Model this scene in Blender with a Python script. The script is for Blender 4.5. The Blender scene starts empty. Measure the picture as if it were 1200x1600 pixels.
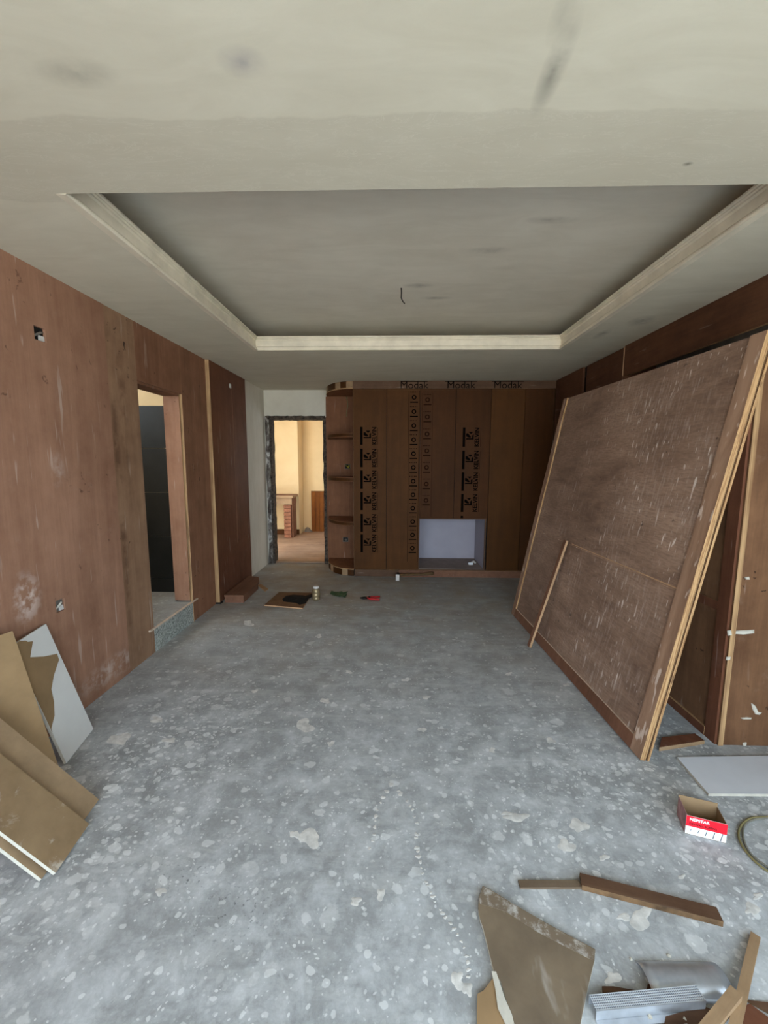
import bpy, bmesh, math, random
from mathutils import Vector, Matrix
random.seed(7)
S = bpy.context.scene
COL = S.collection

# ------------------------------------------------------------------ camera
CH = 1.5                                   # eye height in metres
FPX, PITCH, YAW, ROLL = 639.5, -0.1220, 0.0253, 0.0032
_F = Vector((-math.sin(YAW)*math.cos(PITCH), math.cos(YAW)*math.cos(PITCH), math.sin(PITCH)))
_R0 = Vector((math.cos(YAW), math.sin(YAW), 0)); _U0 = _R0.cross(_F)
_R = _R0*math.cos(ROLL) + _U0*math.sin(ROLL)
_U = -_R0*math.sin(ROLL) + _U0*math.cos(ROLL)
cam_d = bpy.data.cameras.new('camera'); cam = bpy.data.objects.new('camera', cam_d); COL.objects.link(cam)
cam_d.sensor_fit = 'HORIZONTAL'; cam_d.sensor_width = 36; cam_d.lens = 36*FPX/1200
cam_d.clip_start = 0.02; cam_d.clip_end = 200
cam.matrix_world = Matrix(((_R.x, _U.x, -_F.x, 0), (_R.y, _U.y, -_F.y, 0), (_R.z, _U.z, -_F.z, CH), (0, 0, 0, 1)))
S.camera = cam

# ------------------------------------------------------------------ world, daylight, exposure
W = bpy.data.worlds.new('sky'); S.world = W; W.use_nodes = True
bg = W.node_tree.nodes['Background']; bg.inputs[0].default_value = (0.71, 0.865, 1.0, 1); bg.inputs[1].default_value = 3.0
def portal(loc, rot, sx, sy):
    l = bpy.data.lights.new('daylight_portal', 'AREA'); l.shape = 'RECTANGLE'; l.size = sx; l.size_y = sy
    l.cycles.is_portal = True
    o = bpy.data.objects.new('daylight_portal', l); COL.objects.link(o); o.location = loc; o.rotation_euler = rot
FRONT_Y = -1.5
portal((0.05, FRONT_Y, 1.25), (math.radians(90), 0, 0), 3.6, 2.4)
portal((-0.42, 7.3, 1.45), (0, math.radians(90), 0), .9, .74)
portal((2.26, -.25, 1.5), (0, math.radians(90), 0), 1.4, 1.6)  # opening in the right wall, added behind the camera to brighten the left wall
sun_d = bpy.data.lights.new('bounce_sun', 'SUN'); sun_d.energy = 11.0; sun_d.angle = .03; sun_d.color = (1, .95, .86)
bounce_sun = bpy.data.objects.new('bounce_sun', sun_d); COL.objects.link(bounce_sun)
bounce_sun.rotation_euler = Vector((.35, -.75, -.9)).to_track_quat('-Z', 'Y').to_euler()      # added behind the house, lights only the outside ground for ceiling bounce
S.view_settings.view_transform = 'Standard'; S.view_settings.look = 'None'
S.view_settings.gamma = 1; S.view_settings.use_curve_mapping = False
S.view_settings.exposure = 1.52
S.cycles.diffuse_bounces = 8; S.cycles.max_bounces = 12

# ------------------------------------------------------------------ pixels to directions
def ray(u, v): return _F*FPX + _R*(u-600) - _U*(v-800)
def onz(u, v, z=0.0):
    d = ray(u, v); t = (z-CH)/d.z; return Vector((d.x*t, d.y*t, z))
def ony(u, v, y):
    d = ray(u, v); t = y/d.y; return Vector((d.x*t, y, CH+d.z*t))
def onx(u, v, x):
    d = ray(u, v); t = x/d.x; return Vector((x, d.y*t, CH+d.z*t))

# ------------------------------------------------------------------ materials
def lin(c):
    return tuple(((x/255)/12.92 if x/255 <= .04045 else (((x/255)+.055)/1.055)**2.4) for x in c)
class NT:
    def __init__(s, name):
        s.m = bpy.data.materials.new(name); s.m.use_nodes = True; s.t = s.m.node_tree; s.n = s.t.nodes; s.b = s.n['Principled BSDF']
        s.b.inputs['Specular IOR Level'].default_value = 0.3
        s.tc = s.n.new('ShaderNodeTexCoord').outputs['Object']
    def link(s, a, b): s.t.links.new(a, b)
    def map(s, scale=(1, 1, 1), rot=(0, 0, 0), loc=(0, 0, 0), src=None):
        k = s.n.new('ShaderNodeMapping'); k.inputs['Scale'].default_value = scale; k.inputs['Rotation'].default_value = rot; k.inputs['Location'].default_value = loc
        s.link(src or s.tc, k.inputs['Vector']); return k.outputs[0]
    def noise(s, vec=None, scale=5, detail=4, rough=.55, dist=0):
        k = s.n.new('ShaderNodeTexNoise'); k.inputs['Scale'].default_value = scale; k.inputs['Detail'].default_value = detail
        k.inputs['Roughness'].default_value = rough; k.inputs['Distortion'].default_value = dist
        s.link(vec or s.tc, k.inputs['Vector']); return k.outputs['Fac']
    def noisecol(s, vec=None, scale=5):
        k = s.n.new('ShaderNodeTexNoise'); k.inputs['Scale'].default_value = scale; k.inputs['Detail'].default_value = 3
        s.link(vec or s.tc, k.inputs['Vector']); return k.outputs['Color']
    def vor(s, vec, scale, rnd=1.0):
        k = s.n.new('ShaderNodeTexVoronoi'); k.inputs['Scale'].default_value = scale; k.inputs['Randomness'].default_value = rnd
        s.link(vec, k.inputs['Vector']); return k.outputs['Distance'], k.outputs['Color']
    def ramp(s, f, stops):
        k = s.n.new('ShaderNodeValToRGB'); e = k.color_ramp.elements
        while len(e) < len(stops): e.new(.5)
        for i, (p, c) in enumerate(stops):
            e[i].position = p; e[i].color = (*(c if len(c) == 3 else c[:3]), 1)
        s.link(f, k.inputs['Fac']); return k.outputs['Color']
    def rng(s, f, a, b, lo=0.0, hi=1.0):
        k = s.n.new('ShaderNodeMapRange'); k.inputs[1].default_value = a; k.inputs[2].default_value = b; k.inputs[3].default_value = lo; k.inputs[4].default_value = hi
        s.link(f, k.inputs[0]); return k.outputs[0]
    def math(s, op, a, b=None):
        k = s.n.new('ShaderNodeMath'); k.operation = op
        for i, x in enumerate((a, b)):
            if x is None: continue
            if isinstance(x, (int, float)): k.inputs[i].default_value = x
            else: s.link(x, k.inputs[i])
        return k.outputs[0]
    def vmath(s, op, a, b):
        k = s.n.new('ShaderNodeVectorMath'); k.operation = op
        for i, x in enumerate((a, b)):
            if isinstance(x, tuple): k.inputs[i].default_value = x
            else: s.link(x, k.inputs[i])
        return k.outputs['Value'] if op in ('LENGTH', 'DISTANCE') else k.outputs[0]
    def mix(s, f, a, b, mode='MIX'):
        k = s.n.new('ShaderNodeMix'); k.data_type = 'RGBA'; k.blend_type = mode
        for i, x in ((0, f), (6, a), (7, b)):
            if isinstance(x, (int, float)): k.inputs[i].default_value = x
            elif isinstance(x, tuple): k.inputs[i].default_value = (*x, 1)
            else: s.link(x, k.inputs[i])
        return k.outputs[2]
    def spot(s, c, r, soft=.4):
        """soft ellipsoid mask round c, radii r, in object space"""
        d = s.vmath('SUBTRACT', s.tc, tuple(c)); d = s.vmath('MULTIPLY', d, tuple(1/x for x in r))
        k = s.n.new('ShaderNodeVectorMath'); k.operation = 'LENGTH'; s.link(d, k.inputs[0])
        return s.rng(k.outputs['Value'], 1.0, soft, 0, 1)
    def done(s, color, rough=.6, bump=None, bstr=.2, bdist=.01, metal=0):
        if isinstance(color, tuple): s.b.inputs['Base Color'].default_value = (*color, 1)
        else: s.link(color, s.b.inputs['Base Color'])
        if isinstance(rough, (int, float)): s.b.inputs['Roughness'].default_value = rough
        else: s.link(rough, s.b.inputs['Roughness'])
        s.b.inputs['Metallic'].default_value = metal
        if bump is not None:
            k = s.n.new('ShaderNodeBump'); k.inputs['Strength'].default_value = bstr; k.inputs['Distance'].default_value = bdist
            s.link(bump, k.inputs['Height']); s.link(k.outputs[0], s.b.inputs['Normal'])
        return s.m

def plywood(name, light, dark, grain='z', scuff=0.0, dirt=0.0, off=(0, 0, 0), patches=(), rough=.6):
    s = NT(name); s.b.inputs['Specular IOR Level'].default_value = .12
    sc = {'z': (14, 14, 1.0), 'y': (14, 1.0, 14), 'x': (1.0, 14, 14)}[grain]
    fi = {'z': (90, 90, 5), 'y': (90, 5, 90), 'x': (5, 90, 90)}[grain]
    st = {'z': (30, 30, 3.2), 'y': (30, 3.2, 30), 'x': (3.2, 30, 30)}[grain]
    base = s.map((1, 1, 1), loc=off)
    n1 = s.noise(s.map(sc, src=base), 1.0, 5, .6, .6)
    n2 = s.noise(s.map(fi, src=base), 1.0, 3, .6)
    n3 = s.noise(base, 1.6, 3, .5)
    n4 = s.noise(base, 7, 6, .7)
    f = s.math('ADD', s.math('ADD', s.math('MULTIPLY', n1, .34), s.math('MULTIPLY', n3, .36)), s.math('MULTIPLY', n4, .30))
    col = s.ramp(f, [(.36, lin(dark)), (.62, lin(light))])
    col = s.mix(s.rng(n2, .45, .75, 0, .30), col, lin(dark))
    if dirt:
        v, _ = s.vor(s.vmath('ADD', s.map((14, 14, 8), src=base), s.vmath('MULTIPLY', s.noisecol(base, 16), (2.2, 2.2, 2.2))), 1.0)
        col = s.mix(s.math('MULTIPLY', s.rng(v, .15, .07), s.rng(s.noise(base, 2.2, 2), .53, .60, 0, dirt)), col, lin((38, 24, 18)))
    if scuff:
        d = s.noise(s.map(st, src=base, rot=(0, 0, 0)), 1.0, 2, .5)
        m = s.math('MULTIPLY', s.rng(d, .66, .71), s.rng(s.noise(base, 1.7, 2), .42, .60, 0.0, scuff))
        col = s.mix(m, col, lin((214, 200, 188)))
        p = s.noise(base, 5.5, 6, .7)
        m2 = s.math('MULTIPLY', s.rng(p, .60, .78), .30*scuff)
        col = s.mix(m2, col, lin((205, 190, 178)))
    for (c, r, colr, amt, brk) in patches:
        m = s.spot(c, r, .3)
        k = s.noise(s.tc, brk, 4, .6)
        col = s.mix(s.math('MULTIPLY', m, s.rng(k, .45, .60, 0, amt)), col, lin(colr))
    return s.done(col, rough, n2, .12, .002)

def plain(name, c, rough=.7, var=.12, scale=8, metal=0, bump=.1):
    s = NT(name); n = s.noise(None, scale, 5, .6)
    a = lin(c); d = tuple(x*(1-var*2.2) for x in a); u = tuple(min(1, x*(1+var)) for x in a)
    return s.done(s.ramp(n, [(.3, d), (.7, u)]), rough, n, bump, .004, metal)

def ply_edge_mat(name, axis_scale, light=(184, 148, 106), dark=(128, 94, 64)):
    s = NT(name); n = s.noise(s.map(axis_scale), 1.0, 3, .6)
    n2 = s.noise(None, 4, 3)
    f = s.math('ADD', s.math('MULTIPLY', n, .7), s.math('MULTIPLY', n2, .3))
    return s.done(s.ramp(f, [(.38, lin(dark)), (.56, lin(light))]), .7, n, .2, .002)

def concrete():
    s = NT('concrete_floor')
    big = s.noise(None, .8, 4, .55); mid = s.noise(None, 5, 6, .65); fine = s.noise(None, 70, 4, .7)
    f = s.math('ADD', s.math('MULTIPLY', big, .35), s.math('ADD', s.math('MULTIPLY', mid, .4), s.math('MULTIPLY', fine, .25)))
    col = s.ramp(f, [(.38, lin((132, 133, 133))), (.62, lin((164, 166, 167)))])
    sw = s.noise(s.map((1.2, 5, 1), rot=(0, 0, .5)), 1.5, 5, .65, 1.2)
    col = s.mix(s.rng(sw, .50, .66, 0, .35), col, lin((190, 191, 190)))
    sep = s.n.new('ShaderNodeSeparateXYZ'); s.link(s.tc, sep.inputs[0])
    near = s.rng(sep.outputs['Y'], 4.4, 1.5)                     # painters worked at this end
    # lime film in clouds
    film = s.noise(None, 6.5, 9, .72, .3)
    col = s.mix(s.math('MULTIPLY', s.rng(film, .44, .68, 0, .55), s.rng(near, 0, 1, .25, 1)), col, lin((212, 215, 218)))
    side = s.math('MAXIMUM', s.math('MAXIMUM', s.spot((1.2, 1.6, 0), (1.15, 1.0, 1), .2), s.spot((-1.15, 1.9, 0), (.62, 1.4, 1), .3)), .40)
    clus = s.rng(s.noise(None, 2.6, 3, .6), .38, .60, .35, 1.25)
    dens = s.math('MULTIPLY', s.math('MULTIPLY', near, side), clus)
    dis = s.noisecol(None, 7); dis2 = s.noise(None, 38, 4, .65)
    for sc, r0, r1, op in ((6.5, .08, .34, .30), (11, .08, .40, .42), (19, .10, .44, .52), (34, .12, .46, .62), (70, .12, .42, .65)):
        vec = s.vmath('ADD', s.tc, s.vmath('MULTIPLY', dis, (.10, .07, 0)))
        v, c = s.vor(s.vmath('MULTIPLY', vec, (1, 1, 0)), sc)
        v = s.math('ADD', v, s.math('MULTIPLY', s.math('SUBTRACT', dis2, .5), .34))
        sp = s.n.new('ShaderNodeSeparateColor'); s.link(c, sp.inputs[0])
        keep = s.rng(s.math('SUBTRACT', s.math('ADD', s.math('MULTIPLY', dens, 1.35), .08), sp.outputs[0]), -.1, .1)
        rad = s.rng(s.math('POWER', sp.outputs[1], 1.6), 0, 1, r0, r1)
        m = s.rng(s.math('SUBTRACT', rad, v), 0, .05)
        m = s.math('MULTIPLY', s.math('MULTIPLY', m, keep), s.rng(sp.outputs[2], 0, 1, .15*op, op))
        col = s.mix(m, col, lin((220, 221, 220)))
    zone = s.math('MAXIMUM', s.spot((1.35, 1.62, 0), (.8, .75, 1), .35), s.spot((-1.2, 1.85, 0), (.45, 1.0, 1), .35))
    for sc, r1 in ((15, .46), (27, .48)):
        v, c = s.vor(s.vmath('MULTIPLY', s.vmath('ADD', s.tc, s.vmath('MULTIPLY', dis, (.06, .06, 0))), (1.0, 1.35, 0)), sc)
        v = s.math('ADD', v, s.math('MULTIPLY', s.math('SUBTRACT', dis2, .5), .30))
        sp = s.n.new('ShaderNodeSeparateColor'); s.link(c, sp.inputs[0])
        m = s.rng(s.math('SUBTRACT', s.rng(sp.outputs[1], 0, 1, .05, r1), v), 0, .05)
        m = s.math('MULTIPLY', s.math('MULTIPLY', m, zone), s.rng(sp.outputs[2], .25, 1, 0, .62))
        col = s.mix(m, col, lin((222, 223, 222)))
    # scratches
    for ang in (.6, -.9, 1.9):
        k = s.noise(s.map((2.0, 75, 1), rot=(0, 0, ang)), 1.0, 2, .5)
        col = s.mix(s.math('MULTIPLY', s.rng(k, .71, .74), s.rng(s.noise(None, 1.9, 2), .5, .6, 0, .4)), col, lin((205, 205, 203)))
    # brown sawdust towards the cabinets, with warm bounce light painted into the tint
    far = s.rng(sep.outputs['Y'], 2.2, 4.4)
    dust_warmth = s.rng(s.noise(None, 3.1, 5, .65), .40, .68, .22, .70)
    col = s.mix(s.math('MULTIPLY', far, dust_warmth), col, lin((142, 124, 98)))
    dk = s.spot((-1.25, 4.05, 0), (.32, .10, 1), .1)
    col = s.mix(s.math('MULTIPLY', dk, s.rng(mid, .4, .6, .1, .6)), col, lin((52, 50, 48)))
    for c, r in (((-.52, 1.18, 0), (.22, .13, 1)), ((-.75, 1.3, 0), (.2, .1, 1))):
        q = s.noise(None, 55, 3, .6)
        col = s.mix(s.math('MULTIPLY', s.spot(c, r, .2), s.rng(q, .60, .68, 0, .7)), col, lin((70, 72, 74)))
    return s.done(col, .62, s.math('ADD', fine, mid), .12, .003)

def plaster(name, a, b, smudges=(), bands=False):
    s = NT(name)
    n1 = s.noise(None, 1.1, 5, .6); n2 = s.noise(s.map((1, 3.5, 1)), 2.2, 6, .65, .8); n3 = s.noise(None, 130, 3, .6)
    f = s.math('ADD', s.math('MULTIPLY', n1, .5), s.math('MULTIPLY', n2, .5))
    col = s.ramp(f, [(.36, lin(b)), (.62, lin(a))])
    h = s.math('MULTIPLY', n3, .25)
    if bands:
        sep = s.n.new('ShaderNodeSeparateXYZ'); s.link(s.tc, sep.inputs[0])
        wob = s.math('ADD', sep.outputs['Y'], s.math('MULTIPLY', s.noise(s.map((1, .2, 1)), 3, 4), .10))
        strip = s.math('MULTIPLY', s.rng(wob, 1.36, 1.37), s.rng(wob, 1.74, 1.73))
        col = s.mix(s.math('MULTIPLY', strip, .35), col, lin((176, 168, 150)))
        k = s.noise(s.map((2.2, 9, 1)), 1.6, 6, .7, 1.5)
        ridge = s.math('MULTIPLY', s.rng(s.math('ABSOLUTE', s.math('SUBTRACT', k, .5)), .012, .0), strip)
        col = s.mix(s.math('MULTIPLY', ridge, .35), col, lin((224, 218, 204)))
        h = s.math('ADD', h, s.math('MULTIPLY', ridge, .5))
    for c, r, cc, amt in smudges:
        q = s.noise(s.map((1, 1, 1)), 14, 3)
        col = s.mix(s.math('MULTIPLY', s.spot(c, r, 0), s.rng(q, .3, .62, amt*.3, amt)), col, lin(cc))
    return s.done(col, .85, h, .25, .003)

M = {}
M['ply_left'] = plywood('plywood_red', (163, 123, 100), (131, 94, 74), 'z', .3, .5, patches=(
    ((-1.88, 1.98, .80), (.2, .10, .16), (222, 206, 196), .55, 16), ((-1.88, 1.80, .85), (.2, .05, .14), (222, 206, 196), .5, 16),
    ((-1.88, 2.25, 1.45), (.2, .06, .12), (206, 192, 182), .3, 12), ((-1.88, 2.6, .12), (.2, .5, .10), (206, 196, 186), .35, 18)))
M['ply_grey'] = plywood('plywood_greyed', (158, 124, 98), (122, 92, 70), 'z', .25, .9, (3, 1, 0), patches=(
    ((-1.88, 2.76, 1.3), (.3, .05, 1.4), (74, 46, 32), .6, 5), ((-1.88, 2.86, 1.9), (.3, .06, .7), (92, 62, 44), .5, 7)))
M['ply_brown'] = plywood('plywood_brown', (146, 104, 80), (112, 77, 57), 'z', .2, .9, (7, 2, 5))
M['ply_far'] = plywood('plywood_dark_red', (118, 76, 56), (88, 54, 38), 'z', .2, .4, (1, 9, 3))
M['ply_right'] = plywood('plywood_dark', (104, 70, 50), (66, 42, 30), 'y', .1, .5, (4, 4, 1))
M['ply_frame'] = plywood('plywood_scuffed', (146, 112, 94), (106, 76, 62), 'x', 0, .5, (2, 2, 2))
M['ply_stile'] = plywood('plywood_stile', (158, 116, 88), (118, 80, 58), 'z', .5, .3, (5, 1, 8))
M['ply_side'] = plywood('plywood_stained', (126, 92, 66), (88, 60, 42), 'z', .35, .8, (9, 6, 2))
M['cab'] = plywood('cabinet_ply', (88, 54, 23), (70, 42, 17), 'z', 0, .12, (8, 3, 1))
M['cab2'] = plywood('cabinet_ply_red', (80, 47, 20), (62, 36, 15), 'z', 0, .15, (3, 8, 4))
M['cabx'] = plywood('cabinet_fascia_ply', (106, 80, 62), (78, 56, 42), 'x', .2, .3, (1, 5, 6))
M['shelf'] = plywood('shelf_ply', (138, 94, 66), (106, 68, 46), 'z', .15, .2, (6, 6, 6))
M['edge_z'] = ply_edge_mat('plywood_edge_upright', (60, 60, 1.2))
M['edge_y'] = ply_edge_mat('plywood_edge_level', (60, 1.2, 90))
M['edge_x'] = ply_edge_mat('plywood_edge_cross', (1.2, 60, 90))
M['edge_dark'] = plain('dark_core', (112, 86, 60), .9, .25, 20)
M['batten'] = plain('pale_batten', (206, 184, 164), .7, .1, 12)
M['lath'] = plain('pale_lath', (186, 148, 112), .7, .12, 12)
M['timber'] = plywood('raw_timber', (186, 148, 108), (142, 106, 74), 'y', .1, .3, (2, 7, 1))
M['timber_x'] = plywood('raw_timber_cross', (168, 140, 108), (122, 96, 72), 'x', .1, .2, (2, 7, 9))
M['oldwood'] = plywood('weathered_wood', (130, 114, 96), (98, 82, 66), 'x', .2, .3, (6, 7, 9))
M['timber_red'] = plywood('red_timber', (130, 92, 72), (98, 66, 50), 'y', .1, .2, (5, 7, 1))
M['concrete'] = concrete()
M['ceil'] = plaster('ceiling_plaster', (212, 206, 188), (198, 191, 172), bands=True, smudges=(
    ((.402, 1.193, 2.5), (.035, .16, .1), (120, 116, 106), .8), ((.372, 1.06, 2.5), (.03, .08, .1), (150, 146, 132), .6),
    ((-.391, 1.154, 2.5), (.07, .05, .1), (160, 154, 152), .8), ((-.833, 1.175, 2.5), (.12, .05, .1), (150, 145, 132), .7), ((.982, 1.538, 2.5), (.02, .012, .1), (96, 88, 76), .9),
    ((1.75, 3.1, 2.5), (.1, .12, .1), (120, 112, 102), .7), ((1.62, 3.4, 2.5), (.05, .14, .1), (124, 116, 106), .7)))
M['ceil_in'] = plaster('inner_ceiling_plaster', (220, 213, 198), (206, 198, 182), smudges=(
    ((.16, 3.08, 2.74), (.12, .05, .1), (120, 112, 102), .6), ((.55, 2.6, 2.74), (.14, .05, .1), (120, 112, 102), .5), ((.8, 2.3, 2.74), (.16, .04, .1), (130, 122, 110), .5),
    ((-.45, 1.95, 2.74), (.10, .05, .1), (222, 214, 200), .8), ((-1.0, 2.05, 2.74), (.16, .06, .1), (214, 206, 190), .6), ((.3, 3.3, 2.74), (.14, .04, .1), (126, 118, 106), .6)))
M['mould'] = plain('primed_moulding', (222, 212, 192), .6, .08, 6)
M['wallwhite'] = plaster('white_wall_plaster', (212, 206, 192), (196, 188, 172))
M['cream'] = plaster('cream_wall_paint', (214, 190, 150), (204, 178, 138))
M['grey_render'] = plain('grey_render', (120, 112, 104), .9, .2, 6)
M['tile'] = plain('dark_slate_tile', (24, 26, 26), .5, .2, 5)
M['grout'] = plain('grout', (20, 20, 20), .9)
M['niche'] = plain('niche_shaded_white', (168, 163, 174), .5, .04, 3)  # white lining greyed, the shade of the recess is in the colour
def granite():
    s = NT('grey_granite'); n = s.noise(None, 70, 4, .7); n2 = s.noise(None, 14, 4)
    return s.done(s.mix(s.rng(n2, .45, .65, 0, .5), s.ramp(n, [(.36, lin((88, 92, 88))), (.6, lin((186, 190, 182)))]), lin((150, 152, 146))), .6, n, .2, .003)
M['granite'] = granite()
M['paper'] = plain('brown_board_paper', (150, 122, 88), .85, .10, 5)
def tape():
    s = NT('dusty_tape_paper'); n = s.noise(None, 24, 5, .7)
    return s.done(s.ramp(n, [(.50, lin((114, 99, 82))), (.72, lin((188, 183, 176)))]), .85)
M['tape'] = tape()
M['paper2'] = plain('brown_board_paper_dusty', (158, 132, 102), .85, .12, 7)
def stained_paper():
    s = NT('stained_board_paper'); n = s.noise(None, 6, 5, .6); w = s.noise(s.map((14, 5, 1), rot=(0, 0, .4)), 1, 3)
    c = s.ramp(n, [(.3, lin((100, 86, 70))), (.7, lin((124, 108, 88)))])
    c = s.mix(s.rng(w, .58, .70, 0, .5), c, lin((180, 174, 166)))
    return s.done(c, .8, n, .1, .003)
M['paper3'] = stained_paper()
def smeared_paper():
    s = NT('smeared_board_paper'); n = s.noise(None, 6, 5, .6)
    c = s.ramp(n, [(.3, lin((128, 104, 76))), (.7, lin((152, 126, 94)))])
    w = s.noise(None, 9, 5, .65, .8)
    c = s.mix(s.rng(w, .56, .68, 0, .6), c, lin((206, 196, 182)))
    return s.done(c, .85, n, .1, .003)
M['paper4'] = smeared_paper()
M['gypsum'] = plain('white_gypsum', (196, 190, 177), .9, .06, 30, bump=.3)
M['boardwhite'] = plain('white_board_face', (220, 218, 214), .8, .03, 4)
M['boardgrey'] = plain('grey_board_face', (204, 205, 210), .8, .03, 4)
M['putty'] = plain('dried_putty', (206, 203, 198), .9, .14, 26, bump=.3)
M['metal'] = plain('galvanised_steel', (190, 194, 200), .3, .12, 10, metal=.6)
def perforated():
    s = NT('perforated_steel')
    v, c = s.vor(s.map((190, 190, 0)), 1.0, 0.0)
    col = s.mix(s.rng(v, .34, .28), lin((206, 212, 220)), lin((112, 120, 134)))
    return s.done(col, .35, v, .6, .002, .4)
M['perf'] = perforated()
M['black'] = plain('black_print', (12, 8, 6), .8, .1)
M['faint'] = plain('faint_print', (40, 22, 12), .8, .1)
for k_ in ('black', 'faint'): M[k_].node_tree.nodes['Principled BSDF'].inputs['Specular IOR Level'].default_value = .02
M['blackgoo'] = plain('black_sheet', (14, 11, 9), .9, .2, 9)
M['dark'] = plain('near_black', (22, 19, 17), .9)  # near-black: paints shade into gaps and open boxes, also colours a packing block
M['red'] = plain('red_card', (222, 24, 44), .5, .03)
M['white'] = plain('white_card', (236, 238, 242), .6, .02)
M['card'] = plain('inside_card', (144, 118, 88), .9, .08)  # card darkened to hold the shadow inside the screw box
M['cardgrey'] = plain('box_side_card', (170, 130, 130), .8, .2, 30)
M['ink'] = plain('ink', (60, 12, 18), .7, .0)
M['grey_ink'] = plain('grey_ink', (70, 72, 78), .7, .0)
M['cable'] = plain('olive_cable', (132, 122, 84), .5, .1)
M['cable2'] = plain('grey_cable', (120, 116, 104), .5, .1)
M['tin'] = plain('tin', (150, 132, 100), .4, .15, 30, metal=.5)
M['green'] = plain('green_wrapper', (64, 92, 62), .6, .3, 40)
M['redtool'] = plain('red_rubber', (160, 34, 36), .5, .1)
M['tool'] = plain('dark_steel', (44, 38, 36), .4, .1, metal=.5)
M['handle'] = plain('worn_handle', (96, 72, 44), .7, .15, 20)
M['pale'] = plain('pale_steel', (206, 200, 194), .4, .05)
M['yellow'] = plain('yellow_wire', (168, 160, 44), .6, .1)
M['wainscot'] = plywood('stained_planks', (138, 84, 34), (86, 46, 18), 'z', 0, .2, (4, 2, 2))
M['ply_floor'] = plywood('plywood_floor', (176, 146, 122), (132, 104, 84), 'x', .1, .2, (4, 2, 7))
M['brickish'] = plain('raw_clay', (150, 100, 76), .9, .2, 25)
def chipped():
    s = NT('chipped_render'); n = s.noise(s.map((1, 1, .5)), 11, 5, .65, .8)
    return s.done(s.ramp(n, [(.38, lin((64, 54, 48))), (.52, lin((112, 104, 98))), (.66, lin((214, 210, 204)))]), .9, n, .6, .01)
M['chip'] = chipped()
M['chip_dark'] = plain('dark_render_edge', (84, 72, 62), .9, .4, 30, bump=.5)
M['nicheshelf'] = plain('dusty_shelf', (150, 132, 122), .8, .1, 12)
M['ground'] = plain('bounce_ground', (196, 192, 184), .9, .05)  # pale ground added outside to bounce light indoors

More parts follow.
